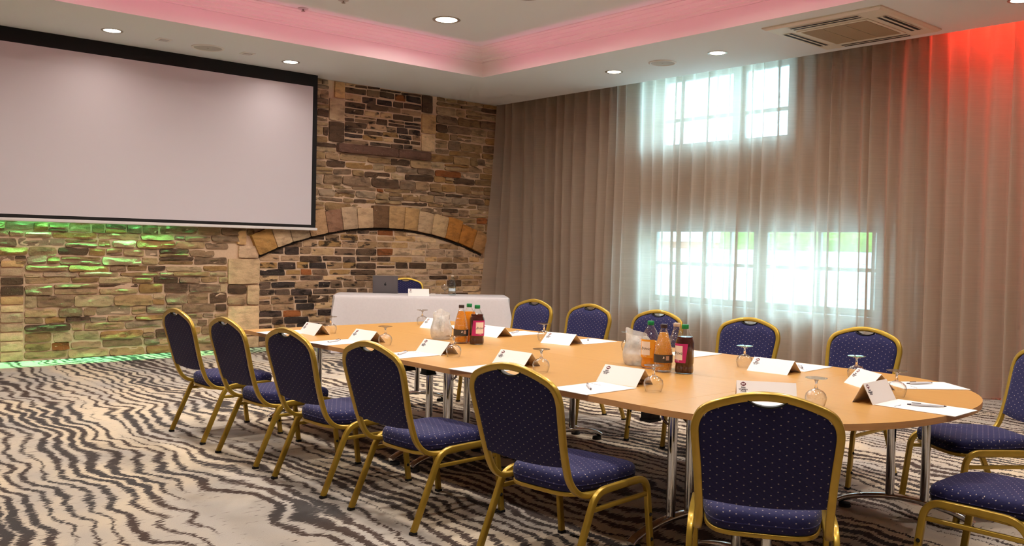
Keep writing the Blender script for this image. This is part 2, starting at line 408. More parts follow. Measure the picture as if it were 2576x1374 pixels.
# fascia and stepped crown moulding of the tray
prof = [(-.006, H - .001), (0, H - .001), (0, 3.818), (.022, 3.818), (.022, 3.832), (.055, 3.846), (.055, 3.856), (.105, 3.878), (.105, 3.887), (.165, 3.906), (.165, 3.914), (.23, 3.932), (.23, 3.94), (.285, 3.946), (.285, HU + .02)]
bm = bmesh.new(); rings = []
for d, z in prof:
    rings.append([bm.verts.new(p) for p in ((TX0 + d, TY0 + d, z), (TX1 - d, TY0 + d, z), (TX1 - d, TY1 - d, z), (TX0 + d, TY1 - d, z))])
for A, B in zip(rings[:-1], rings[1:]):
    for k in range(4): bm.faces.new((A[k], A[(k + 1) % 4], B[(k + 1) % 4], B[k]))
bmesh.ops.recalc_face_normals(bm, faces=bm.faces)
for f in bm.faces: f.normal_flip()
structure('trim_1', bm, MAT['cove'], smooth=False)

# curtain-side wall with two window openings
UW = (-8.215, -6.088, 2.80, 3.78); LW = (-8.33, -4.917, 0.70, 1.726)
bm = bmesh.new(); y0, y1 = YW, YW + 0.38
def wallbox(x0, x1, z0, z1): box(bm, x0, x1, y0, y1, z0, z1)
wallbox(XL - .3, LW[0], 0, 4.1); wallbox(LW[1], XR + .2, 0, 4.1)
wallbox(LW[0], LW[1], 0, LW[2]); wallbox(LW[0], LW[1], LW[3], UW[2])
wallbox(LW[0], UW[0], UW[2], 4.1); wallbox(UW[1], LW[1], UW[2], 4.1); wallbox(UW[0], UW[1], UW[3], 4.1)
structure('wall_right', bm, MAT['plaster'], smooth=False)
bm = bmesh.new(); box(bm, XL - .3, XR + .2, YB - .2, YB, 0, 4.1); structure('wall_back', bm, MAT['back_plaster'], smooth=False)
bm = bmesh.new(); box(bm, XR, XR + .2, YB, YW, 0, 4.1); structure('wall_far', bm, MAT['back_plaster'], smooth=False)
bm = bmesh.new(); box(bm, XL, LW[0] - .02, YW - .03, YW, 1.05, 1.10, bevel=.008); box(bm, LW[1] + .02, XR, YW - .03, YW, 1.05, 1.10, bevel=.008); structure('trim_2', bm, MAT['plaster'])
bm = bmesh.new(); box(bm, XL, XR, YW - .025, YW, 0, 0.235, bevel=.008); structure('baseboard_right', bm, MAT['plaster'])
def window(name, W, vb, hb, fw=.06):
    x0, x1, z0, z1 = W; ya, yb = YW + .22, YW + .29
    r = empty(name, ((x0 + x1) / 2, YW + .2, z0)); tag(r, kind='structure')
    def off(o): o.location = (-r.location.x, -r.location.y, -r.location.z); return o
    b = bmesh.new()
    for a in ((x0, x0 + fw, z0, z1), (x1 - fw, x1, z0, z1), (x0, x1, z0, z0 + fw), (x0, x1, z1 - fw, z1)): box(b, a[0], a[1], ya, yb, a[2], a[3])
    off(add_obj('window_frame', b, MAT['joinery'], r, smooth=False))
    b = bmesh.new()
    for xb, w in vb: box(b, xb - w / 2, xb + w / 2, ya + .01, yb - .01, z0 + fw, z1 - fw)
    for zb, w in hb: box(b, x0 + fw, x1 - fw, ya + .012, yb - .012, zb - w / 2, zb + w / 2)
    off(add_obj('glazing_bars', b, MAT['joinery'], r, smooth=False))
    b = bmesh.new(); box(b, x0 + fw, x1 - fw, ya + .03, ya + .036, z0 + fw, z1 - fw); off(add_obj('window_pane', b, MAT['pane'], r, smooth=False))
    b = bmesh.new(); box(b, x0 - .04, x1 + .04, YW - .05, YW + .21, z0 - .035, z0, bevel=.006); off(add_obj('window_sill', b, MAT['joinery'], r))
window('window_1', UW, ((-6.95, .20),), ((3.19, .045),))
window('window_2', LW, ((-6.57, .2), (-7.43, .04), (-7.9, .03), (-5.75, .04), (-5.07, .04), (-7.02, .03)), ((1.22, .045),), .07)
# dark blind box over the lower window
bm = bmesh.new(); box(bm, LW[0], LW[1], YW + .02, YW + .12, LW[3] - .055, LW[3], bevel=.008)
tag(add_obj('blind_cassette', bm, simple('blind_grey', rgb(96, 90, 86), .6)), 'grey roller blind box across the top of the lower window behind the curtain', 'blind')

# ---------------------------------------------------------------- stone wall (one mesh: mortar bed + stones)
def stone_wall():
    bm = bmesh.new(); cl = bm.loops.layers.float_color.new('Col')
    rnd = random.Random(11)
    def colour(f, c):
        for l in f.loops: l[cl] = c
    from mathutils import noise as mn
    def stone(pts, depth, c, rough=.012, soot=0.3, gap=.0085):
        q = [Vector(p) for p in (pts if len(pts) == 4 else (pts[0], pts[2], pts[3], pts[4]))]
        w = ((q[1] - q[0]).length + (q[2] - q[3]).length) / 2; h = ((q[3] - q[0]).length + (q[2] - q[1]).length) / 2
        nx = max(4, min(12, int(w / .04))); nz = max(3, min(8, int(h / .025))); sd = rnd.uniform(0, 90)
        gu, gv = gap / max(w, .03) * 2, gap / max(h, .03) * 2; soft = min(1.0, rough / .012); tilt = rnd.uniform(-.4, 1.0) * rough
        dz = rnd.uniform(-1, 1) * rough * .3
        def at(i, j, lift):
            u, v = -1 + 2 * i / nx, -1 + 2 * j / nz
            u, v = u * (1 - gu) * (1 - .05 * soft * v ** 8), v * (1 - gv) * (1 - .09 * soft * u ** 10)
            a_, b_ = (u + 1) / 2, (v + 1) / 2
            p = q[0] * (1 - a_) * (1 - b_) + q[1] * a_ * (1 - b_) + q[2] * a_ * b_ + q[3] * (1 - a_) * b_
            wob = soft * .012
            p = p + Vector((mn.noise(Vector((p.x * 9, p.y * 14, sd))), mn.noise(Vector((p.x * 7, p.y * 9, sd + 40))))) * wob
            x = 0.0
            if lift:
                e = min(1, min(1 - abs(-1 + 2 * i / nx), 1 - abs(-1 + 2 * j / nz)) * 2.6)
                x = depth * (.80 + .20 * e) - tilt * v
                x += (mn.noise(Vector((p.x * 6, p.y * 26, sd))) + .6 * mn.noise(Vector((p.x * 16, p.y * 48, sd + 9)))) * rough * 1.35 * (.35 + .65 * e)
            return bm.verts.new((XL - .006 + max(x, .004 if lift else 0), p.x, p.y))
        g = [[at(i, j, True) for i in range(nx + 1)] for j in range(nz + 1)]
        col = (c[0], c[1], c[2], soot)
        for j in range(nz):
            for i in range(nx): colour(bm.faces.new((g[j][i], g[j][i + 1], g[j + 1][i + 1], g[j + 1][i])), col)
        ring = [g[0][i] for i in range(nx)] + [g[j][nx] for j in range(nz)] + [g[nz][nx - i] for i in range(nx)] + [g[nz - j][0] for j in range(nz)]
        base = [bm.verts.new((XL - .006, v.co.y, v.co.z)) for v in ring]
        for k in range(len(ring)): colour(bm.faces.new((base[k], base[(k + 1) % len(ring)], ring[(k + 1) % len(ring)], ring[k])), col)
    warm = [rgb(178, 144, 102), rgb(160, 126, 88), rgb(188, 156, 116), rgb(168, 136, 104), rgb(154, 124, 96), rgb(190, 162, 126), rgb(172, 132, 84), rgb(146, 118, 94), rgb(180, 148, 110), rgb(172, 146, 120)]
    fill = [rgb(110, 88, 73), rgb(186, 147, 108), rgb(83, 66, 59), rgb(154, 122, 93), rgb(212, 173, 130), rgb(134, 105, 83), rgb(191, 154, 120), rgb(71, 59, 54), rgb(178, 137, 88)]
    grey = [rgb(222, 186, 149), rgb(208, 173, 142), rgb(230, 193, 151), rgb(215, 171, 120)]
    def pick(pal, dark=.12):
        c = rnd.choice(pal); v = rnd.uniform(.82, 1.12)
        if rnd.random() < dark: c = rgb(104, 80, 62)
        if rnd.random() < .02: c = rgb(160, 96, 54)
        return [min(1, q * v) for q in c[:3]]
    # arch circle
    def circle3(a, b, c):
        (x1, y1), (x2, y2), (x3, y3) = a, b, c
        A = x1 * (y2 - y3) - y1 * (x2 - x3) + x2 * y3 - x3 * y2
        Bq = (x1 ** 2 + y1 ** 2) * (y3 - y2) + (x2 ** 2 + y2 ** 2) * (y1 - y3) + (x3 ** 2 + y3 ** 2) * (y2 - y1)
        Cq = (x1 ** 2 + y1 ** 2) * (x2 - x3) + (x2 ** 2 + y2 ** 2) * (x3 - x1) + (x3 ** 2 + y3 ** 2) * (x1 - x2)
        cx, cy = -Bq / (2 * A), -Cq / (2 * A); return cx, cy, math.hypot(x1 - cx, y1 - cy)
    ax, az, ar = circle3((5.234, 1.223), (7.05, 1.625), (8.86, 1.30))
    AO = ar + .32
    def arch_y(z, r):
        q = r * r - (z - az) ** 2
        return (ax - math.sqrt(q), ax + math.sqrt(q)) if q > 0 else None
    zones = {'keep': []}
    def free(y0, y1, z0, z1):
        """segments of a course that belong to the general walling"""
        zm = (z0 + z1) / 2; segs = [(y0, y1)]; cuts = []
        a = arch_y(zm, AO - .03) if zm > 1.22 else None
        if zm <= 1.3: cuts.append((4.78 if zm < 1.32 else 5.0, 9.5))
        if a: cuts.append(a)
        if 2.655 < zm < 2.78: cuts.append((6.33, 7.9))
        if zm > 2.78: cuts.append((6.2, 8.02))
        if zm < 1.12: cuts.append((-9, 2.44))
        for c0, c1 in cuts:
            nx = []
            for s0, s1 in segs:
                if c1 <= s0 or c0 >= s1: nx.append((s0, s1)); continue
                if c0 > s0: nx.append((s0, c0))
                if c1 < s1: nx.append((c1, s1))
            segs = nx
        return segs
    def course(y0, y1, z0, z1, pal, dark, lmin, lmax, dmin, dmax, rough, soot):
        y = y0
        while y < y1 - .04:
            l = rnd.uniform(lmin, lmax)
            if y1 - (y + l) < lmin * .6: l = y1 - y
            ye = min(y + l, y1); zz0, zz1 = z0 + rnd.uniform(-.008, .008), z1 + rnd.uniform(-.008, .008)
            if rnd.random() < .16 and z1 - z0 > .1:      # two thin stones in the height of one
                zm = (zz0 + zz1) / 2 + rnd.uniform(-.012, .012)
                for a, b in ((zz0, zm), (zm, zz1)):
                    stone([(y, a), (ye, a), (ye, b), (y, b)], rnd.uniform(dmin, dmax), pick(pal, dark), rough, soot, gap=.007)
            else:
                sk = rnd.uniform(-.02, .02)
                stone([(y, zz0), (ye, zz0 + sk * .4), (ye + sk, zz1), (y, zz1)], rnd.uniform(dmin, dmax), pick(pal, dark), rough, soot)
            y = ye
    z = 0.0
    while z < H:
        hgt = rnd.choice((.055, .07, .085, .1, .11, .125, .14)); z1 = min(z + hgt, H)
        if H - z1 < .05: z1 = H
        for s0, s1 in free(1.2, 9.44, z, z1):
            course(s0, s1, z, z1, warm, .1, .12, .5, .012, .048, .017, .4)
        z = z1
    # courses blocking the arch
    z = 0.0
    while z < 1.72:
        z1 = z + rnd.choice((.075, .09, .1, .11)); zm = (z + z1) / 2
        a = arch_y(zm, ar + .03); lo = 5.22; hi = 9.44
        if zm > 1.2:
            if not a: break
            lo, hi = max(lo, a[0]), min(hi, a[1])
        course(lo, min(hi, 7.02), z, z1, fill, .15, .16, .38, .012, .026, .008, .9)
        if hi > 7.1: course(7.02, hi, z, z1, fill[1:2] + grey, .12, .18, .4, .010, .022, .007, .45)
        z = z1
    # blocked doorway at the far left
    z = 0.0
    while z < 1.1:
        z1 = z + rnd.choice((.085, .1, .115)); course(1.2, 2.2, z, z1, fill, .3, .2, .4, .006, .02, .007, .7); stone([(2.2, z), (2.44, z), (2.44, z1), (2.2, z1)], .03, pick(grey), .006, .2) ; z = z1
    # jamb blocks of the arch
    for a, b, c, d in ((4.78, 5.22, .0, .16), (4.78, 5.22, .16, .56), (5.04, 5.22, .56, .83), (4.78, 5.22, .83, 1.17), (4.92, 5.2, 1.17, 1.34), (4.9, 5.03, 1.34, 1.55)):
        stone([(a, c), (b, c), (b, d), (a, d)], .05, pick(grey, 0), .005, .15)
    for a, b, c, d in ((4.78, 5.04, .56, .70), (4.78, 5.04, .70, .83)):
        stone([(a, c), (b, c), (b, d), (a, d)], .035, pick(warm), .012, .4)
    # voussoirs
    a0 = math.atan2(1.19 - az, 5.2 - ax); a1 = math.atan2(1.28 - az, 8.95 - ax)
    if a0 < 0: a0 += 2 * PI
    edges = [a0]
    nv = 15
    for k in range(1, nv): edges.append(a0 + (a1 - a0) * (k + rnd.uniform(-.12, .12)) / nv)
    edges.append(a1)
    vc = [rgb(191, 142, 83), rgb(212, 178, 142), rgb(191, 164, 134), rgb(191, 149, 110), rgb(154, 112, 88), rgb(193, 161, 130), rgb(208, 171, 134), rgb(125, 93, 66), rgb(198, 156, 110), rgb(203, 159, 108), rgb(210, 176, 139), rgb(215, 178, 134), rgb(200, 134, 66), rgb(198, 130, 61), rgb(191, 142, 93)]
    for k in range(nv):
        e0, e1 = edges[k], edges[k + 1]; ro = AO + rnd.uniform(-.03, .03)
        pts = [(ax + ar * math.cos(e0), az + ar * math.sin(e0)), (ax + ar * math.cos((e0 + e1) / 2), az + ar * math.sin((e0 + e1) / 2)), (ax + ar * math.cos(e1), az + ar * math.sin(e1)),
               (ax + ro * math.cos(e1), az + ro * math.sin(e1)), (ax + ro * math.cos(e0), az + ro * math.sin(e0))]
        stone(pts, .095, vc[k % len(vc)], .004, .25, gap=.004)
    for k in range(20):  # gap under the arch ring, its shadow put in as dark stone colour
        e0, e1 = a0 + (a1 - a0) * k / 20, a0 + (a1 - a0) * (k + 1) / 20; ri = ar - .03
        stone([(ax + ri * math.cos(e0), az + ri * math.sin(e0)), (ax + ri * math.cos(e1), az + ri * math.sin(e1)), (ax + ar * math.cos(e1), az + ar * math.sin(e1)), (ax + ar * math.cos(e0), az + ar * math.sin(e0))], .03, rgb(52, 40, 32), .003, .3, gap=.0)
    # blocked window, its jambs and sill
    z = 2.79
    while z < H - .02:
        z1 = min(z + rnd.choice((.055, .075, .09, .1)), H); course(6.45, 7.75, z, z1, fill, .35, .16, .42, .011, .024, .007, .9); z = z1
    for a, b, c, d in ((6.2, 6.45, 2.79, 3.08), (6.2, 6.45, 3.08, 3.40), (6.28, 6.45, 3.40, 3.636), (7.75, 8.0, 2.79, 3.06), (7.75, 8.02, 3.06, 3.36), (7.75, 7.95, 3.36, 3.636)):
        stone([(a, c), (b, c), (b, d), (a, d)], .04, pick(grey, .2), .005, .3)
    for a, b in ((6.33, 7.32), (7.32, 7.9)):
        stone([(a, 2.658), (b, 2.658), (b, 2.785), (a, 2.785)], .11, rgb(118, 86, 72)[:3], .004, .2, gap=.002)
    bmesh.ops.recalc_face_normals(bm, faces=bm.faces)
    n0 = len(bm.faces)
    box(bm, XL - .3, XL, YB - .2, YW + .4, 0, 4.1, mi=1)
    return bm
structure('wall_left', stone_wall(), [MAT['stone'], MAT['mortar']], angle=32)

# ---------------------------------------------------------------- curtains
def curtain(name, x0, x1, seed, label, pull=0.0):
    rnd = random.Random(seed); bm = bmesh.new(); xs = []; x = x0
    k = 0; ctrl = []
    while x < x1:
        ctrl.append((x, (1 if k % 2 else -1) * rnd.uniform(.03, .10), rnd.uniform(-.05, .05))); x += rnd.uniform(.045, .15); k += 1
    ctrl.append((x1, 0, 0)); path = catmull([(a, b, c) for a, b, c in ctrl], 5)
    nz = 14; rows = []
    for j in range(nz + 1):
        z = .012 + (3.93 - .012) * j / nz; row = []; u = 1 - j / nz
        for p in path:
            yy = 9.335 + p.y * (.8 + .3 * u) + .012 * math.sin(p.x * 2.1 + z * 1.3 + seed)
            xx = p.x + p.z * .35 * u * math.sin(p.x * 7 + seed)
            if pull > 0:
                e = max(0.0, 1 - (p.x - x0) / .55); yy -= (.13 + (pull - .13) * (u ** 1.15)) * e * e
            row.append(bm.verts.new((max(xx, XL + .07), yy, z)))
        rows.append(row)
    for A, B in zip(rows[:-1], rows[1:]):
        for i in range(len(A) - 1): bm.faces.new((A[i], A[i + 1], B[i + 1], B[i]))
    return tag(add_obj(name, bm, MAT['voile'], angle=180), label, 'curtain', 'sheer curtains along the window wall')
curtain('sheer_curtain', XL + .08, -8.35, 3, 'sheer beige curtain panel hanging in the corner against the stone wall', pull=.44)
curtain('sheer_curtain', -8.36, -4.35, 5, 'sheer beige curtain panel glowing with daylight in front of both windows')
curtain('sheer_curtain', -4.36, -.4, 9, 'sheer beige curtain panel washed with red light at its top')
# things on the wall behind the curtain
r = tag(empty('wall_socket', (-3.715, YW, .43)), 'small brushed metal socket low on the wall behind the curtain', 'socket')
b = bmesh.new(); box(b, -.06, .06, -.014, 0, -.04, .04, bevel=.004); add_obj('face_plate', b, MAT['socket'], r)
b = bmesh.new(); box(b, -.04, -.012, -.018, -.013, -.015, .015); add_obj('socket_switch', b, MAT['joinery'], r)
b = bmesh.new(); box(b, .012, .04, -.018, -.013, -.015, .015); add_obj('socket_switch', b, MAT['joinery'], r)
r = tag(empty('wall_grille', (-11.0, YW, 1.2)), 'grey slotted grille on the wall behind the corner curtain', 'vent')
b = bmesh.new(); box(b, -.3, .3, -.03, 0, -.1, .1, bevel=.006); add_obj('grille_frame', b, MAT['plate'], r)
b = bmesh.new()
for k in range(7): box(b, -.26 + k * .075, -.21 + k * .075, -.036, -.028, -.06, .06)
add_obj('slots', b, MAT['slot'], r)

# ---------------------------------------------------------------- outside
bm = bmesh.new(); box(bm, -40, 20, YW + .42, 60, -.4, -.3); structure('ground', bm, MAT['paving'], smooth=False)
bm = bmesh.new(); box(bm, -40, 8, 15.5, 15.8, -.3, 1.44); structure('wall_outside', bm, MAT['outwall'], smooth=False)
from mathutils import noise as mnoise
bm = bmesh.new(); NX, NZ = 260, 26; hg = []
for j in range(NZ + 1):
    row = []
    for i in range(NX + 1):
        x = -11.8 + 16.5 * i / NX; z = -.3 + 2.55 * min(1, j / (NZ - 6)); y = 16.2 + (max(0, j - (NZ - 6)) / 6) * 1.0
        n = mnoise.noise(Vector((x * 3, z * 3, j * .3))) * .16 + mnoise.noise(Vector((x * 9, z * 9, j * .7))) * .09
        row.append(bm.verts.new((x, y - n, z + n * (.6 if j > 0 else 0))))
    hg.append(row)
for A, B in zip(hg[:-1], hg[1:]):
    for i in range(NX): bm.faces.new((A[i], A[i + 1], B[i + 1], B[i]))
tag(add_obj('garden_hedge', bm, MAT['hedge']), 'bright green hedge outside seen through the lower window', 'hedge')
r = tag(empty('brick_building', (-19.5, 20, -.3)), 'orange brick building outside at the left edge of the lower window', 'building')
b = bmesh.new(); box(b, -4, 4, 0, 5, 0, 1.95); add_obj('wall', b, MAT['brick'], r, smooth=False)
b = bmesh.new(); box(b, -4.2, 4.2, -.2, 5.2, 1.95, 2.1); add_obj('roof', b, MAT['outwall'], r, smooth=False)

# ---------------------------------------------------------------- projection screen
XS = -10.92
r = tag(empty('projection_screen', (XS, 3.7, 1.56)), 'large white pull-down projection screen with black border on the stone wall', 'screen')
def at(o, r): o.location = Vector(o.location) - Vector(r.location); return o
Y0s, Y1s = 1.55, 5.866
b = bmesh.new(); box(b, XS - .004, XS + .002, Y0s, Y1s, 1.630, 3.478); at(add_obj('screen_surface', b, MAT['screen'], r, smooth=False), r)
b = bmesh.new()
box(b, XS - .003, XS + .0025, Y0s - .07, Y0s, 1.59, H); box(b, XS - .003, XS + .0025, Y1s, Y1s + .066, 1.59, H)
box(b, XS - .003, XS + .0025, Y0s, Y1s, 3.478, H); box(b, XS - .003, XS + .0025, Y0s, Y1s, 1.59, 1.630)
at(add_obj('black_border', b, MAT['screen_black'], r, smooth=False), r)
b = bmesh.new(); box(b, XS - .02, XS + .02, Y0s - .1, Y1s + .09, 1.556, 1.592, bevel=.01); at(add_obj('bottom_bar', b, MAT['screen_bar'], r), r)

# ---------------------------------------------------------------- ceiling fixtures
def downlight(x, y, z, rad, big, label, group, power):
    r = tag(empty('downlight', (x, y, z)), label, 'ceiling light', group)
    b = bmesh.new(); lathe(b, [(rad * .80, -.002), (rad, -.006), (rad * 1.06, -.003), (rad * 1.06, .004), (rad * .8, .004)], 32, cap0=False, cap1=False)
    add_obj('trim_ring', b, MAT['metal_ring'], r)
    b = bmesh.new(); lathe(b, [(0, -.0035), (rad * .82, -.003), (rad * .82, .003), (0, .003)], 32)
    add_obj('lens', b, MAT['tray_lens' if big else 'lamp_lens'], r)
    L = bpy.data.lights.new('downlight_lamp', 'AREA'); L.shape = 'DISK'; L.size = rad * 1.5; L.energy = power; L.color = (1.0, 0.925, 0.85); L.spread = math.radians(165 if big else 150)
    lo = bpy.data.objects.new('downlight_lamp', L); COL.objects.link(lo); lo.location = (x, y, z - .012)
    return r
DL = 'small round downlights in the lower ceiling border'
SP = 5.0; TP = 31.0
downlight(-10.266, 3.097, H, .105, 0, 'small round downlight above the left part of the projection screen', DL, SP)
downlight(-10.36, 5.249, H, .105, 0, 'small round downlight above the right end of the projection screen', DL, SP)
downlight(-7.831, 8.416, H, .105, 0, 'small round downlight nearest the wall corner, left of the round speaker by the curtain', DL, SP)
downlight(-6.232, 8.389, H, .105, 0, 'small round downlight between the curtain-side round speaker and the air conditioner', DL, SP)
downlight(-3.083, 8.44, H, .105, 0, 'small round downlight cut by the top right edge beyond the air conditioner', DL, SP)
for x, y in ((-10.3, .95), (-10.3, -1.2), (-10.3, -3.5), (-1.5, 8.44), (.6, 8.44)):
    downlight(x, y, H, .105, 0, 'small round downlight in the ceiling border out of the picture', DL, SP)
TLG = 'large round downlights in the raised ceiling'
for i, x in enumerate((-8.3, -6.92, -5.0, -3.1, -1.2)):
    for j, y in enumerate((6.12, 4.1, 2.1)):
        lab = 'large round downlight in the raised ceiling out of the picture'
        if j == 0 and i == 0: lab = 'large glowing round downlight in the raised ceiling, whole in view'
        if j == 0 and i == 1: lab = 'large round downlight in the raised ceiling cut by the top edge'
        if j > 0 and i == 0: x2 = -7.9
        else: x2 = x
        downlight(x2, y, HU, .15, 1, lab, TLG, TP)
def speaker(x, y, rad, label):
    r = tag(empty('ceiling_speaker', (x, y, H)), label, 'speaker', 'round ceiling speakers')
    b = bmesh.new(); lathe(b, [(rad * .84, -.004), (rad * .9, -.012), (rad, -.008), (rad * 1.01, .002), (rad * .84, .002)], 40, cap0=False, cap1=False); add_obj('rim', b, MAT['cove'], r)
    b = bmesh.new(); lathe(b, [(0, -.008), (rad * .5, -.0075), (rad * .85, -.005), (rad * .85, .002), (0, .002)], 40); add_obj('grille', b, MAT['speaker'], r)
    b = bmesh.new(); lathe(b, [(0, -.0105), (.012, -.009), (.012, -.006)], 16); add_obj('centre_badge', b, MAT['socket'], r)
speaker(-10.326, 4.18, .185, 'round ceiling speaker above the projection screen')
speaker(-7.028, 8.39, .165, 'round ceiling speaker above the window curtain')
for y, lab in ((3.66, 'small square ceiling sensor plate left of the speaker above the screen'), (4.65, 'small square ceiling sensor plate right of the speaker above the screen')):
    r = tag(empty('sensor_plate', (-10.29, y, H)), lab, 'sensor', 'ceiling sensor plates above the screen')
    b = bmesh.new(); box(b, -.075, .075, -.075, .075, -.006, .002, bevel=.003); add_obj('plate', b, MAT['cove'], r)
    b = bmesh.new(); box(b, -.045, .045, -.045, .045, -.012, -.005, bevel=.003); add_obj('lens', b, MAT['plate'], r)
for x, y, lab in ((-9.04, 4.72, 'small round sprinkler head in the raised ceiling near the screen'), (-8.42, 4.86, 'small round sprinkler head at the top edge of the raised ceiling')):
    r = tag(empty('sprinkler_head', (x, y, HU)), lab, 'sprinkler', 'sprinkler heads in the raised ceiling')
    b = bmesh.new(); lathe(b, [(.02, -.012), (.055, -.008), (.06, .002), (0, .002)], 24); add_obj('rose', b, MAT['plate'], r)
    b = bmesh.new(); lathe(b, [(0, -.035), (.022, -.033), (.022, -.03), (.008, -.028), (.008, -.01)], 16); add_obj('deflector', b, MAT['socket'], r)
# cassette air conditioner
AX0, AX1, AY0, AY1 = -5.236, -4.0, 7.755, 8.98
r = tag(empty('air_conditioner', ((AX0 + AX1) / 2, (AY0 + AY1) / 2, H)), 'square cream cassette air conditioner set in the ceiling near the curtain', 'air conditioner')
hx, hy = (AX1 - AX0) / 2, (AY1 - AY0) / 2
b = bmesh.new(); q = []
for d, z in ((0, 0), (0, -.012), (.03, -.03), (.09, -.034), (.24, -.036)):
    q.append([b.verts.new(p) for p in ((-hx + d, -hy + d, z), (hx - d, -hy + d, z), (hx - d, hy - d, z), (-hx + d, hy - d, z))])
for A, B in zip(q[:-1], q[1:]):
    for k in range(4): b.faces.new((A[k], B[k], B[(k + 1) % 4], A[(k + 1) % 4]))
b.faces.new(list(reversed(q[-1]))); bmesh.ops.recalc_face_normals(b, faces=b.faces); add_obj('panel', b, MAT['ac'], r, angle=25)
b = bmesh.new(); box(b, -.375, .375, -.375, .375, -.044, -.036, bevel=.003); add_obj('intake_frame', b, MAT['ac'], r)
b = bmesh.new()
for k in range(3): box(b, -.34 + k * .23, -.34 + k * .23 + .222, -.34, .34, -.047, -.0445)
add_obj('intake_grille', b, MAT['filter'], r, smooth=False)
for k in range(4):
    a = k * PI / 2; b = bmesh.new(); box(b, -.36, .36, .435, .545, -.0385, -.0365, bevel=.001); lv = add_obj('louvre', b, MAT['ac'], r); lv.rotation_euler = (0, 0, a)
    b = bmesh.new(); box(b, -.35, .35, .445, .472, -.0400, -.0380); box(b, -.35, .35, .502, .535, -.0400, -.0380); sl = add_obj('air_slot', b, MAT['slot'], lv, smooth=False)

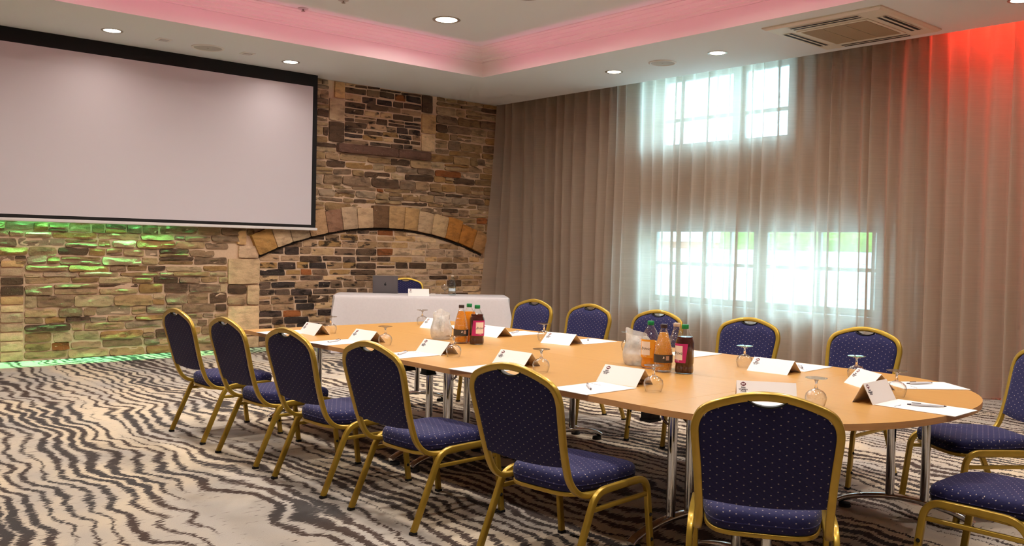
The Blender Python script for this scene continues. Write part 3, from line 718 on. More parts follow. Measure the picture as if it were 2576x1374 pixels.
# ---------------------------------------------------------------- banquet chair
def frame_y(z):
    pts = ((.36, .10), (.40, .062), (.46, .026), (.52, .006), (.58, -.012), (.70, -.043), (.80, -.068), (.88, -.088), (.95, -.104))
    for (z0, y0), (z1, y1) in zip(pts[:-1], pts[1:]):
        if z <= z1: return y0 + (y1 - y0) * max(0, (z - z0) / (z1 - z0))
    return pts[-1][1]
def half_w(z):       # centre line of the back tube
    pts = ((.40, .226), (.50, .227), (.58, .230), (.66, .236), (.73, .2425), (.775, .2445), (.82, .241))
    for (z0, y0), (z1, y1) in zip(pts[:-1], pts[1:]):
        if z <= z1: return y0 + (y1 - y0) * max(0, (z - z0) / (z1 - z0))
    return pts[-1][1]
def make_chair():
    r = empty('banquet_chair')
    for s in (-1, 1):
        rear = rounded_path([(s * .266, 0, .012), (s * .262, .165, .383), (s * .262, .33, .386)], .07, 8)
        front = rounded_path([(s * .262, .33, .386), (s * .262, .535, .386), (s * .262, .585, .012)], .075, 8)
        for pth, fy, fx in ((rear, 0, .266), (front, .585, .262)):
            b = bmesh.new(); sweep(b, pth, rrect(.024, .030, .005), ref=(1, 0, 0)); lg = add_obj('leg', b, MAT['gold'], r)
            b = bmesh.new(); box(b, s * fx - .0135, s * fx + .0135, fy - .017, fy + .017, 0, .014, bevel=.003); add_obj('rubber_foot', b, MAT['rubber'], lg)
            if fy > .3:
                b = bmesh.new()
                for zz in (.10, .215):
                    m_ = Matrix.Translation((s * (fx + .013), fy - .048 * zz / .38 - .002, zz)) @ Matrix.Rotation(PI / 2, 4, 'Y') @ Matrix.Diagonal((.009, .009, .006, 1))
                    bmesh.ops.create_uvsphere(b, u_segments=10, v_segments=6, radius=1, matrix=m_)
                add_obj('stacking_bumper', b, MAT['rubber'], lg)
        b = bmesh.new(); sweep(b, [(s * .263, .138, .312), (s * .262, .548, .312)], rrect(.018, .02, .005), ref=(1, 0, 0)); add_obj('stretcher', b, MAT['gold'], r)
    # back tube loop running down and forward under the seat
    hp = []
    hp += [(.236, .46, .372), (.236, .30, .370), (.236, .19, .366), (.234, .125, .372), (.231, .085, .388), (.228, .055, .415), (.226, .03, .455)]
    for z in (.52, .60, .68, .74, .78): hp.append((half_w(z), frame_y(z), z))
    hp += [(.2355, frame_y(.81), .815), (.218, frame_y(.84), .842), (.186, frame_y(.86), .862), (.12, frame_y(.885), .886), (.06, frame_y(.90), .900)]
    full = [(-x, y, z) for x, y, z in hp] + [(0, frame_y(.906), .905)] + list(reversed(hp))
    b = bmesh.new(); sweep(b, catmull(full, 4), rrect(.030, .024, .006)); add_obj('back_frame', b, MAT['gold'], r)
    # back pad with hand-hold notch
    ns, nt = 36, 18
    def ztop(x):
        ax = abs(x); z = .891 - 1.05 * ax * ax
        if ax > .17: z -= (ax - .17) ** 2 * 16
        return z
    def notch(x):
        ax = abs(x); return .026 * max(0, 1 - (ax / .066) ** 2) ** .8
    def grid(side):
        rows = []
        for j in range(nt + 1):
            t = j / nt; row = []
            for i in range(ns + 1):
                s = -1 + 2 * i / ns; x0 = s * .222
                zt = ztop(x0) - notch(x0); zb = .490 + .016 * s * s
                z = zb + (zt - zb) * t; x = s * (half_w(min(z, .78)) - .012 - (max(0, z - .775) ** 2) * 2.6)
                e = min(1, (1 - abs(s)) * 7) * min(1, (1 - t) * 7) * min(1, t * 7); e = math.sqrt(max(0, e))
                y = frame_y(z) + side * (.008 + (.016 if side > 0 else .006) * e)
                row.append((x, y, z))
            rows.append(row)
        return rows
    b = bmesh.new(); G = []
    for side in (1, -1): G.append([[b.verts.new(p) for p in row] for row in grid(side)])
    for gi, g in enumerate(G):
        for j in range(nt):
            for i in range(ns):
                q = (g[j][i], g[j][i + 1], g[j + 1][i + 1], g[j + 1][i]); b.faces.new(q if gi else q[::-1])
    A, Bq = G
    bd = [(0, i) for i in range(ns)] + [(j, ns) for j in range(nt)] + [(nt, ns - i) for i in range(ns)] + [(nt - j, 0) for j in range(nt)]
    for k in range(len(bd)):
        j0, i0 = bd[k]; j1, i1 = bd[(k + 1) % len(bd)]
        b.faces.new((A[j0][i0], A[j1][i1], Bq[j1][i1], Bq[j0][i0]))
    bmesh.ops.recalc_face_normals(b, faces=b.faces)
    pad = add_obj('backrest', b, MAT['fabric'], r, angle=60)
    xs = [-.066 + .132 * k / 14 for k in range(15)]
    b = bmesh.new(); sweep(b, [(x, frame_y(.87) - .001, ztop(x) - notch(x) + .001) for x in xs], rrect(.03, .006, .002), ref=(0, 1, 0)); add_obj('hand_hold_trim', b, MAT['black'], pad)
    # seat cushion
    def seat_out(k, n, sc):
        a = 2 * PI * k / n; c, s = math.cos(a), math.sin(a); e = .36 if s > 0 else .40
        x = math.copysign(abs(c) ** e, c); y = math.copysign(abs(s) ** (.62 if s > 0 else .62), s)
        hw = .222 + .016 * y
        return (x * hw * sc, .332 + y * .240 * sc)
    n = 44; b = bmesh.new(); rg = []
    for z, sc in ((.370, .93), (.372, .975), (.385, .992), (.414, 1.0), (.432, .985), (.443, .945), (.450, .86), (.456, .6), (.459, .3)):
        rg.append([b.verts.new((*seat_out(k, n, sc), z - (.008 * (1 - (k / n > .5)) if z > .43 else 0) * max(0, math.sin(2 * PI * k / n)) ** 2)) for k in range(n)])
    for A, Bq in zip(rg[:-1], rg[1:]):
        for k in range(n): b.faces.new((A[k], A[(k + 1) % n], Bq[(k + 1) % n], Bq[k]))
    cv = b.verts.new((0, .332, .460))
    for k in range(n): b.faces.new((rg[-1][k], rg[-1][(k + 1) % n], cv))
    b.faces.new(list(reversed(rg[0]))); seat = add_obj('seat', b, MAT['fabric'], r, angle=70)
    b = bmesh.new(); sweep(b, [(*seat_out(k, n, .993), .4) for k in range(n)], circ(.0035, 6), closed=True); add_obj('piping', b, MAT['fabric'], seat)
    b = bmesh.new(); sweep(b, [(*seat_out(k, n, .95), .361) for k in range(n)], rrect(.022, .018, .004), closed=True); add_obj('seat_frame', b, MAT['gold'], r)
    return r
chair0 = make_chair()
used = [False]
def place_chair(x, y, rz, label, group):
    if not used[0]: o = chair0; used[0] = True
    else: o = copy_tree(chair0)
    o.location = (x, y, 0); o.rotation_euler = (0, 0, rz); tag(o, label, 'chair', group); return o
NG = 'blue banquet chairs along the near side of the table'; FG = 'blue banquet chairs along the curtain side of the table'; EG = 'blue banquet chairs round the curved table end'
CHP = 'blue gold-framed chair '
place_chair(-6.247, 2.412, .031, CHP + 'back to us, nearest the stone wall in the near row', NG)
place_chair(-5.421, 2.412, .023, CHP + 'back to us, second from the stone wall in the near row', NG)
place_chair(-4.61, 2.42, .049, CHP + 'back to us, third from the stone wall in the near row', NG)
place_chair(-3.80, 2.457, .050, CHP + 'back to us, fourth from the stone wall in the near row', NG)
place_chair(-2.81, 2.52, .105, CHP + 'back to us, fifth from the stone wall in the near row', NG)
place_chair(-1.796, 2.763, .60, CHP + 'seen square from behind, closest to the camera', EG)
place_chair(-1.13, 4.01, 1.588, CHP + 'at the bottom right corner, only its seat and legs showing', EG)
place_chair(-1.845, 5.41, 2.53, CHP + 'at the right edge, turned towards the curved table end', EG)
place_chair(-6.12, 5.50, 3.17, CHP + 'facing us by the curtain, nearest the white-clothed table', FG)
place_chair(-5.43, 5.53, 3.17, CHP + 'facing us by the curtain, second from the white-clothed table', FG)
place_chair(-4.66, 5.52, 3.165, CHP + 'facing us behind the front water jug and bottles', FG)
place_chair(-3.826, 5.556, 3.19, CHP + 'facing us before the right half of the lower window', FG)
place_chair(-2.957, 5.595, 3.152, CHP + 'facing us by the curtain, nearest the curved table end', FG)
place_chair(-10.685, 7.25, -2.18, CHP + 'behind the white-clothed presenter table', 'presenter chair')

# ---------------------------------------------------------------- conference tables
ZT = .715; TT = .028
def tabletop(outline, parent, origin):
    b = bmesh.new(); ox, oy = origin
    top = [b.verts.new((x - ox, y - oy, ZT)) for x, y in outline]; bot = [b.verts.new((x - ox, y - oy, ZT - TT)) for x, y in outline]
    f = b.faces.new(top); f.material_index = 0
    f = b.faces.new(list(reversed(bot))); f.material_index = 1
    n = len(outline); es = []
    for k in range(n):
        f = b.faces.new((bot[k], bot[(k + 1) % n], top[(k + 1) % n], top[k])); f.material_index = 1
    es = [e for e in b.edges if abs(e.verts[0].co.z - ZT) < 1e-5 and abs(e.verts[1].co.z - ZT) < 1e-5]
    bmesh.ops.bevel(b, geom=es, offset=.0008, segments=1, affect='EDGES')
    return add_obj('tabletop', b, [MAT['beech'], MAT['edge']], parent, angle=30)
def tleg(parent, origin, cx, cy, half, ang, posts=(-.07, .07), brace=1, box_side=-1):
    """chrome T-leg: twin posts on an arched foot, ang = direction of the foot"""
    ox, oy = origin; ca, sa = math.cos(ang), math.sin(ang)
    def W(u, v, z): return (cx - ox + u * ca - v * sa, cy - oy + u * sa + v * ca, z)
    side = (-sa, ca, 0)
    b = bmesh.new()
    for u in posts: lathe(b, [(.023, .085), (.023, ZT - TT - .03)], 20, cx=W(u, 0, 0)[0], cy=W(u, 0, 0)[1])
    lg = add_obj('leg', b, MAT['chrome'], parent)
    b = bmesh.new(); pts = []
    for k in range(25):
        t = -1 + 2 * k / 24; pts.append(W(t * half, 0, .033 + .072 * (1 - t * t) ** .8))
    sweep(b, pts, rrect(.05, .028, .012), ref=side); add_obj('arched_foot', b, MAT['chrome'], lg)
    for t in (-1, 1):
        b = bmesh.new(); lathe(b, [(.032, 0), (.034, .006), (.03, .022), (.0, .024)], 16, cx=W(t * (half - .03), 0, 0)[0], cy=W(t * (half - .03), 0, 0)[1]); add_obj('foot_pad', b, MAT['rubber'], lg)
    b = bmesh.new(); box(b, -.035, .035, -.03, .03, ZT - TT - .085, ZT - TT - .001, bevel=.004)
    box(b, -.038, .038, -.033, .033, ZT - TT - .092, ZT - TT - .08)
    hs = add_obj('hinge_housing', b, MAT['black'], lg); hs.location = W(box_side * .24, 0, 0); hs.rotation_euler = (0, 0, ang)
    b = bmesh.new(); sweep(b, [W(-half * .8, 0, ZT - TT - .022), W(half * .8, 0, ZT - TT - .022)], rrect(.05, .04, .005), ref=side); add_obj('top_beam', b, MAT['black'], lg)
    for u in posts:
        b = bmesh.new(); sweep(b, rounded_path([W(u, brace * .02, .55), W(u, brace * .055, .565), W(u, brace * .1, .65), W(u, brace * .16, ZT - TT - .012)], .03, 5), circ(.006, 8)); add_obj('folding_brace', b, MAT['chrome'], lg)
def ynear(x): return 2.96 + (x + 6.55) * (.054 / 3.956)
def yfar(x): return 4.90 + (x + 6.5) * (.16 / 3.95)
def ymid(x): return (ynear(x) + yfar(x)) / 2
XA, XB, XC = -6.55, -4.57, -2.596
gp = .0003
TG = 'rectangular modules of the long beech conference table'
for xa, xb, far, lab in ((XA, XB, 0, 'rectangular beech table module on the near side, left of the cards and jug'), (XB, XC, 0, 'rectangular beech table module on the near side, butting the curved end'),
                         (XA, XB, 1, 'rectangular beech table module on the curtain side, nearest the white-clothed table'), (XB, XC, 1, 'rectangular beech table module on the curtain side, butting the curved end')):
    o = (xa + .9, (ymid(xa) + (yfar(xa) if far else ynear(xa))) / 2)
    r = tag(empty('conference_table', (o[0], o[1], 0)), lab, 'table', TG)
    lo, hi = (ymid, yfar) if far else (ynear, ymid)
    tabletop([(xa + gp, lo(xa) + gp * far), (xb - gp, lo(xb) + gp * far), (xb - gp, hi(xb) - gp * (1 - far)), (xa + gp, hi(xa) - gp * (1 - far))], r, o)
    cy = 4.46 if far else 3.50
    if xa == XA: la, lb = xa + .08, -4.755
    else: la, lb = -4.535, -2.745
    tleg(r, o, la, cy, .36, PI / 2, brace=-1); tleg(r, o, lb, cy, .36, PI / 2, brace=1)
xc = XC + .0006; yn, yf = ynear(XC), yfar(XC) ; ym = (yn + yf) / 2; rb = (yf - yn) / 2
out = []
for k in range(41):
    a = -PI / 2 + PI * k / 40; c, s = math.cos(a), math.sin(a)
    out.append((xc + .922 * abs(c) ** (2 / 2.25), ym + rb * math.copysign(abs(s) ** (2 / 2.25), s)))
r = tag(empty('conference_table', (-2.2, ym, 0)), 'D-shaped beech table module forming the curved end of the conference table', 'table', 'curved end of the conference table')
tabletop(out, r, (-2.2, ym))
tleg(r, (-2.2, ym), -2.2125, 4.725, .34, math.atan2(.132, .649), posts=(-.075, .1), box_side=1); tleg(r, (-2.2, ym), -2.2125, 3.30, .34, -math.atan2(.132, .649), posts=(-.075, .1), brace=-1, box_side=1)

# ---------------------------------------------------------------- stationery
TXT_NAME = text_mesh('Best\nWestern\nPLUS', .0112, align='CENTER', weight=.00012)
TXT_BW = text_mesh('BW', .0098, align='CENTER', weight=.0004)
TXT_LINE = text_mesh('Best Western PLUS', .008)
for me, k in ((TXT_NAME, 'ink'), (TXT_BW, 'paper'), (TXT_LINE, 'ink')): me.materials.append(MAT[k])
def emblem_mesh():
    b = bmesh.new(); n = 40; ring = []
    for k in range(n):
        a = 2 * PI * k / n; c, s = math.cos(a), math.sin(a); e = 2 / 1.55
        ring.append((.0128 * math.copysign(abs(c) ** e, c), .0108 * math.copysign(abs(s) ** e, s)))
    A = [b.verts.new((x, y, -.0003)) for x, y in ring]; B = [b.verts.new((x, y, .0004)) for x, y in ring]
    b.faces.new(B); b.faces.new(list(reversed(A)))
    for k in range(n): b.faces.new((A[k], A[(k + 1) % n], B[(k + 1) % n], B[k]))
    me = bpy.data.meshes.new('emblem'); b.to_mesh(me); b.free(); me.materials.append(MAT['maroon']); return me
EMB = emblem_mesh()
def place_flat(name, me, parent, mat):
    o = bpy.data.objects.new(name, me); COL.objects.link(o); o.parent = parent; o.matrix_local = mat; return o
CW = .25
def card(x, y, deg, d, h, label, z=ZT, group='folded white name cards on the conference table', W=CW):
    r = tag(empty('name_card', (x, y, z), math.radians(deg)), label, 'name card', group)
    t = .0012; b = bmesh.new(); sl = math.hypot(d, h)
    prof = [(-d, 0), (0, h), (d, 0), (d - t * 2, 0), (0, h - t * 2.6), (-d + t * 2, 0)]
    A = [b.verts.new((-W / 2, p, q)) for p, q in prof]; B = [b.verts.new((W / 2, p, q)) for p, q in prof]
    for k in range(6): b.faces.new((A[k], A[(k + 1) % 6], B[(k + 1) % 6], B[k]))
    for S in (A, B):
        b.faces.new((S[0], S[1], S[4], S[5])); b.faces.new((S[1], S[2], S[3], S[4]))
    bmesh.ops.recalc_face_normals(b, faces=b.faces)
    add_obj('folded_card', b, MAT['paper'], r, smooth=False)
    u = Vector((1, 0, 0)); v = Vector((0, d, h)) / sl; n = Vector((0, -h, d)) / sl; o0 = Vector((-W / 2, -d, 0))
    def mat(pu, pv, lift): 
        c = o0 + u * pu + v * pv + n * lift
        return Matrix(((u.x, v.x, n.x, c.x), (u.y, v.y, n.y, c.y), (u.z, v.z, n.z, c.z), (0, 0, 0, 1)))
    e = place_flat('logo', EMB, r, mat(.031, sl * .83, .0006))
    q = place_flat('logo_letters', TXT_BW, e, Matrix.Translation((0, -.0034, .0006)))
    place_flat('lettering', TXT_NAME, r, mat(.031, sl * .83 - .0215, .0006))
    return r
NC = 'folded white name card '
card(-6.02, 3.275, -1, .065, .08, NC + 'before the near-row chair by the stone wall')
card(-5.385, 3.335, 3, .075, .08, NC + 'before the second near chair from the stone wall')
card(-4.60, 3.37, 4, .075, .08, NC + 'before the third near chair, in front of the far water jug')
card(-3.905, 3.43, 5, .075, .08, NC + 'before the fourth near chair from the stone wall')
card(-3.083, 3.45, 6, .075, .083, NC + 'standing on the notepad right of the fifth near chair')
card(-2.362, 3.622, 38, .06, .085, NC + 'just over the top of the chair closest to the camera', W=.268)
card(-2.052, 4.045, 93, .05, .093, NC + 'standing upright side-on at the curved end, its open end towards us')
card(-5.975, 4.37, 3, .08, .078, NC + 'half hidden behind the far water jug')
card(-5.265, 4.39, 3, .083, .075, NC + 'right of the far bottle of dark cordial')
card(-4.615, 4.485, 11, .088, .074, NC + 'before the second curtain-side chair, right of a glass')
card(-3.84, 4.53, 6, .085, .075, NC + 'hidden behind the front jug and bottles')
card(-2.905, 4.53, 6, .088, .073, NC + 'right of a glass before the fourth curtain-side chair')
card(-2.30, 4.47, -35, .075, .08, NC + 'turned at an angle behind the side-on card at the curved end')
PW, PL = .25, .355
def pad(x, y, deg, label):
    r = tag(empty('notepad', (x, y, ZT), math.radians(deg)), label, 'notepad', 'white notepads on the conference table')
    b = bmesh.new(); box(b, -PW / 2, PW / 2, -PL / 2, PL / 2, 0, .0035, bevel=.0006, seg=1); add_obj('paper_block', b, MAT['paper'], r, smooth=False)
    place_flat('printed_heading', TXT_LINE, r, Matrix.Translation((-.1, PL / 2 - .085, .0037)))
    return r
NP = 'white notepad '
pad(-6.19, 3.13, 2, NP + 'between the first and second near chairs from the stone wall')
pad(-5.42, 3.135, 3, NP + 'between the second and third near chairs, with a pen on it')
pad(-4.60, 3.165, 2, NP + 'between the third and fourth near chairs, with a pen on it')
pad(-3.85, 3.17, 3, NP + 'left of the back of the fifth near chair')
pad(-3.04, 3.175, 1, NP + 'with a pen, right of the fifth near chair')
pad(-2.196, 3.418, 38, NP + 'behind the hand-hold of the chair closest to the camera')
pad(-1.82, 4.06, 92, NP + 'with a pen at the curved rim, nearest the bottom right chair')
pad(-5.97, 4.63, 182, NP + 'behind the far juice bottles')
pad(-5.30, 4.67, 181, NP + 'before the first curtain-side chair, with a pen')
pad(-4.60, 4.745, 182, NP + 'before the second curtain-side chair, with a pen pointing at us')
pad(-3.70, 4.79, 183, NP + 'right of the front bottle of dark cordial')
pad(-2.925, 4.83, 184, NP + 'behind the name card before the fourth curtain-side chair')
pad(-2.135, 4.745, 143, NP + 'at the curved end with a pen, nearest the curtain')
def make_pen():
    r = empty('pen')
    def lx(prof, name, mat, par):
        b = bmesh.new(); lathe(b, prof, 14); bmesh.ops.rotate(b, verts=b.verts, matrix=Matrix.Rotation(PI / 2, 3, 'Y')); return add_obj(name, b, mat, par)
    bd = lx([(.0045, -.075), (.006, -.05), (.0068, 0), (.006, .05), (.005, .062)], 'barrel', MAT['pen'], r)
    lx([(.0022, .062), (.004, .063), (.0035, .078), (.0, .08)], 'push_button', MAT['pen_dark'], r)
    lx([(.0, -.088), (.0015, -.086), (.0044, -.075)], 'tip', MAT['pen_dark'], r)
    b = bmesh.new(); box(b, .02, .06, -.002, .002, .0065, .009, bevel=.0006, seg=1); add_obj('clip', b, MAT['pen_dark'], r)
    return r
pen0 = make_pen(); pu = [False]
def place_pen(x, y, ang, label, sc=1.0):
    o = pen0 if not pu[0] else copy_tree(pen0); pu[0] = True
    o.location = (x, y, ZT + .0035 + .0068); o.rotation_euler = (0, 0, ang); tag(o, label, 'pen', 'pale pens on the notepads'); return o
PN = 'pale ballpoint pen on the notepad '
place_pen(-5.45, 3.12, math.radians(118), PN + 'between the second and third near chairs')
place_pen(-4.645, 3.14, math.radians(125), PN + 'between the third and fourth near chairs')
place_pen(-3.06, 3.165, math.radians(142), PN + 'right of the fifth near chair')
place_pen(-1.825, 4.075, math.radians(216), PN + 'at the rim of the curved end')
place_pen(-5.345, 4.68, math.radians(118), PN + 'before the first curtain-side chair')
place_pen(-4.655, 4.795, math.radians(-46), PN + 'before the second curtain-side chair')
place_pen(-2.905, 4.81, math.radians(-50), PN + 'behind the card before the fourth curtain-side chair')
place_pen(-2.168, 4.753, math.radians(246), PN + 'at the curved end nearest the curtain')

# ---------------------------------------------------------------- glasses (upside down goblets)
def make_goblet():
    r = empty('wine_glass')
    out = [(.0375, 0), (.043, .014), (.047, .03), (.0475, .042), (.043, .057), (.032, .068), (.018, .075), (.009, .079)]
    inn = [(.007, .0765), (.017, .073), (.031, .066), (.0415, .055), (.046, .0415), (.0455, .03), (.0415, .014), (.036, 0)]
    b = bmesh.new(); lathe(b, out + inn, 32, cap0=False, cap1=False); bmesh.ops.remove_doubles(b, verts=b.verts, dist=1e-6); add_obj('bowl', b, MAT['glass'], r)
    b = bmesh.new(); lathe(b, [(.0, .076), (.009, .079), (.0062, .086), (.0055, .10), (.0062, .112), (.012, .119), (.008, .119)], 20, cap1=False); add_obj('stem', b, MAT['solid_glass'], r)
    b = bmesh.new(); lathe(b, [(.008, .117), (.02, .121), (.046, .1255), (.0485, .127), (.048, .1285), (0, .128)], 32, cap0=False); add_obj('foot', b, MAT['glass'], r)
    return r
gob0 = make_goblet(); gu = [False]
def goblet(x, y, label, z=ZT, up=False, group='upturned wine glasses on the conference table'):
    o = gob0 if not gu[0] else copy_tree(gob0); gu[0] = True
    o.location = (x, y, z + (.1285 if up else 0)); o.rotation_euler = (PI if up else 0, 0, random.uniform(0, 6)); tag(o, label, 'glass', group); return o
GB = 'upturned stemmed wine glass '
goblet(-5.985, 3.392, GB + 'beside the card of the near chair by the stone wall')
goblet(-5.13, 3.325, GB + 'beside the card of the second near chair')
goblet(-4.385, 3.34, GB + 'beside the card of the third near chair, before the far bottles')
goblet(-3.60, 3.345, GB + 'beside the card of the fourth near chair')
goblet(-2.815, 3.36, GB + 'before the front bottles near the table seam')
goblet(-2.135, 3.67, GB + 'right of the card over the chair closest to the camera')
goblet(-6.28, 4.44, GB + 'farthest away, left of the far water jug')
goblet(-4.81, 4.49, GB + 'between the first and second curtain-side chairs')
goblet(-3.84 - .21, 4.56, GB + 'hidden behind the front water jug')
goblet(-3.11, 4.535, GB + 'before the fourth curtain-side chair, left of its card')
goblet(-2.47, 4.655, GB + 'before the last curtain-side chair')
goblet(-2.05, 4.255, GB + 'behind the side-on card at the curved end')

# ---------------------------------------------------------------- jugs and bottles
def jug(x, y, rz, label):
    r = tag(empty('water_jug', (x, y, ZT), rz), label, 'jug', 'misted water jugs on the conference table')
    n = 40; b = bmesh.new(); rings = []
    prof = [(.062, .002), (.072, .012), (.078, .04), (.080, .065), (.076, .09), (.067, .118), (.0615, .14), (.061, .165), (.064, .188)]
    inner = [(.0615, .187), (.0585, .165), (.059, .14), (.0645, .118), (.0735, .09), (.0775, .065), (.0755, .04), (.069, .014)]
    for R, z in prof + inner:
        ring = []
        for k in range(n):
            a = 2 * PI * k / n; sp_ = max(0, math.cos(a)) ** 14 if z > .13 else 0; w = (z - .13) / .06 if z > .13 else 0
            rr = R + .022 * sp_ * w * w; zz = z + .018 * w * w * sp_ + (.012 * w * w * math.cos(a) if w > 0 else 0)
            ring.append(b.verts.new((rr * math.cos(a), rr * math.sin(a), zz)))
        rings.append(ring)
    for A, B in zip(rings[:-1], rings[1:]):
        for k in range(n): b.faces.new((A[k], A[(k + 1) % n], B[(k + 1) % n], B[k]))
    b.faces.new(list(reversed(rings[0]))); b.faces.new(rings[-1]); add_obj('jug_body', b, MAT['jug'], r)
    b = bmesh.new(); sweep(b, catmull([(-.060, 0, .165), (-.085, 0, .172), (-.108, 0, .15), (-.112, 0, .115), (-.098, 0, .08), (-.079, 0, .066)], 6), rrect(.02, .011, .004), ref=(0, 1, 0)); add_obj('handle', b, MAT['jug'], r)
    b = bmesh.new(); lathe(b, [(0, .015), (.067, .016), (.0735, .04), (.0755, .065), (.0715, .09), (.0625, .118), (.057, .14), (.0567, .155), (0, .155)], 32); add_obj('water', b, MAT['glass'], r)
    rnd = random.Random(label); b = bmesh.new()
    for k in range(16):
        a = rnd.uniform(0, 6.28); q = rnd.uniform(.0, .036); s = rnd.uniform(.011, .016)
        m_ = Matrix.Translation((q * math.cos(a), q * math.sin(a), rnd.uniform(.09, .150))) @ Matrix.Rotation(rnd.uniform(0, 3), 4, Vector((rnd.random(), rnd.random(), .3)).normalized())
        res = bmesh.ops.create_cube(b, size=2 * s, matrix=m_)
    ic = add_obj('ice_cubes', b, MAT['ice'], None, smooth=False); ic.location = (x, y, ZT)
    tag(ic, 'ice cubes floating in the ' + label.split(' jug ')[0].replace('misted glass', '').strip() + ' jug ' + label.split(' jug ')[1], 'ice', 'ice in the water jugs', 'stuff')
    return r
jug(-5.264, 3.892, math.radians(150), 'misted glass water jug with ice beside the far pair of juice bottles')
jug(-3.537, 4.054, math.radians(175), 'misted glass water jug with ice beside the front group of bottles')

def bend_text(me0, R, a0, z0, name, mat, parent):
    me = me0.copy(); me.materials.clear(); me.materials.append(mat)
    for v in me.vertices:
        a = a0 + v.co.x / R; rr = R + v.co.z
        v.co = Vector((rr * math.cos(a), rr * math.sin(a), z0 + v.co.y))
    return add_obj(name, me, None, parent, smooth=False)
def wrap(R, a0, a1, z0, z1, name, mat, parent, taper=0.0, t=.0006, slant=0.0):
    b = bmesh.new(); n = 24; L = []
    for k in range(n + 1):
        a = a0 + (a1 - a0) * k / n
        L.append([b.verts.new(((R + e + (taper * (z - z0))) * math.cos(a + slant * (z - z0)), (R + e + (taper * (z - z0))) * math.sin(a + slant * (z - z0)), z)) for z, e in ((z0, 0), (z0, t), (z1, t), (z1, 0))])
    for A, B in zip(L[:-1], L[1:]):
        for k in range(4): b.faces.new((A[k], A[(k + 1) % 4], B[(k + 1) % 4], B[k]))
    b.faces.new(L[0]); b.faces.new(list(reversed(L[-1]))); bmesh.ops.recalc_face_normals(b, faces=b.faces)
    return add_obj(name, b, mat, parent)
TXT_BRIT = text_mesh('Britvic', .024, shear=.5, align='CENTER', extrude=.0003)
TXT_SMALL = text_mesh('1 LITRE', .009, align='CENTER', extrude=.0003)
def squash(x, y, face, label, liquid, level, labelmat):
    """PET squash bottle; face = direction the front label looks"""
    r = tag(empty('squash_bottle', (x, y, ZT), face), label, 'bottle', 'squash bottles with green caps')
    prof = [(.040, .001), (.049, .006), (.0515, .018), (.0505, .036), (.0485, .052), (.0515, .060), (.0515, .172), (.0505, .180), (.044, .195), (.033, .217), (.0215, .238), (.0165, .247), (.0165, .258)]
    b = bmesh.new(); lathe(b, prof, 32); add_obj('bottle_body', b, MAT['bottle_glass'], r)
    lp = [(0, .004)] + [(max(0, R - .0015), z) for R, z in prof if .004 < z < level]; 
    Rl = lp[-1][0]; lp += [(Rl, level), (0, level)]
    b = bmesh.new(); lathe(b, lp, 32); add_obj('liquid', b, MAT[liquid], r)
    b = bmesh.new(); lathe(b, [(.0185, .248), (.0195, .25), (.0195, .270), (.0175, .273), (0, .273)], 24); add_obj('cap', b, MAT['green_cap'], r)
    Rw = .0522
    wrap(Rw, -1.15, .95, .062, .168, 'label_band', MAT[labelmat], r, slant=2.2)
    wl = wrap(Rw + .0007, -.52, .62, .078, .156, 'label_panel', MAT['white_label'], r)
    bend_text(TXT_BRIT, Rw + .0014, .05, .108, 'lettering', MAT['key'], wl)
    bend_text(TXT_SMALL, Rw + .0012, .0, .069, 'lettering', MAT['white_label'], r)
    return r
def tall(x, y, face, label, liquid, level, cap, band=True):
    r = tag(empty('juice_bottle', (x, y, ZT), face), label, 'bottle', 'cone-shouldered juice bottles')
    prof = [(.040, .001), (.047, .004), (.0485, .014), (.0505, .04), (.0515, .075), (.0515, .100), (.049, .125), (.0435, .155), (.036, .185), (.027, .215), (.020, .235), (.0175, .245), (.0175, .256)]
    b = bmesh.new(); lathe(b, prof, 32); add_obj('bottle_body', b, MAT['emboss_glass'], r)
    if liquid:
        lp = [(0, .006)] + [(R - .003, z) for R, z in prof if .006 < z < level]; R0 = lp[-1][0]; lp += [(R0 - .002, level), (0, level)]
        b = bmesh.new(); lathe(b, lp, 32); add_obj('liquid', b, MAT[liquid], r)
    b = bmesh.new(); lathe(b, [(.0185, .248), (.0195, .25), (.0195, .266), (.018, .269), (0, .269)], 24); add_obj('cap', b, MAT[cap], r)
    if band:
        lb = wrap(.0522, -2.6, 2.6, .055, .100, 'label_band', MAT['dark_label'], r)
        wrap(.0526, .16, .52, .070, .094, 'label_panel', simple('tan_label', rgb(178, 140, 118), .5) if 'tan_label' not in bpy.data.materials else bpy.data.materials['tan_label'], lb)
        b = bmesh.new()
        vs = [b.verts.new((.0529 * math.cos(a), .0529 * math.sin(a), z)) for a, z in ((-.2, .078), (.06, .078), (-.07, .094))]; b.faces.new(vs)
        add_obj('label_emblem', b, MAT['white_label'], lb, smooth=False)
    return r
toward = lambda x, y: math.atan2(-y, -x)
def F_(x, y, off=0): return math.atan2(-y, -x) + math.radians(off)
tall(-4.973, 3.849, F_(-4.973, 3.849, 12), 'orange juice bottle with dark cap and charcoal label by the far jug', 'orange', .225, 'brown_cap')
squash(-5.02, 3.955, F_(-5, 3.9, -60), 'orange squash bottle with green cap behind the far dark-capped juice bottle', 'orange', .215, 'yellow_label')
squash(-4.879, 3.915, F_(-4.9, 3.9, 22), 'dark cordial bottle with pink label and green cap right of the far juice bottle', 'cordial', .208, 'pink_label')
tall(-3.249, 3.955, F_(-3.25, 3.95, 8), 'amber juice bottle with dark cap and charcoal label among the front bottles', 'amber', .222, 'brown_cap')
squash(-3.40, 4.02, F_(-3.4, 4, -38), 'half-full orange squash bottle with green cap behind the front amber bottle', 'orange', .155, 'yellow_label')
tall(-3.262, 4.085, F_(-3.25, 4, 30), 'clear embossed water bottle with pale cap behind the front bottles', None, 0, 'pale_cap', band=False)
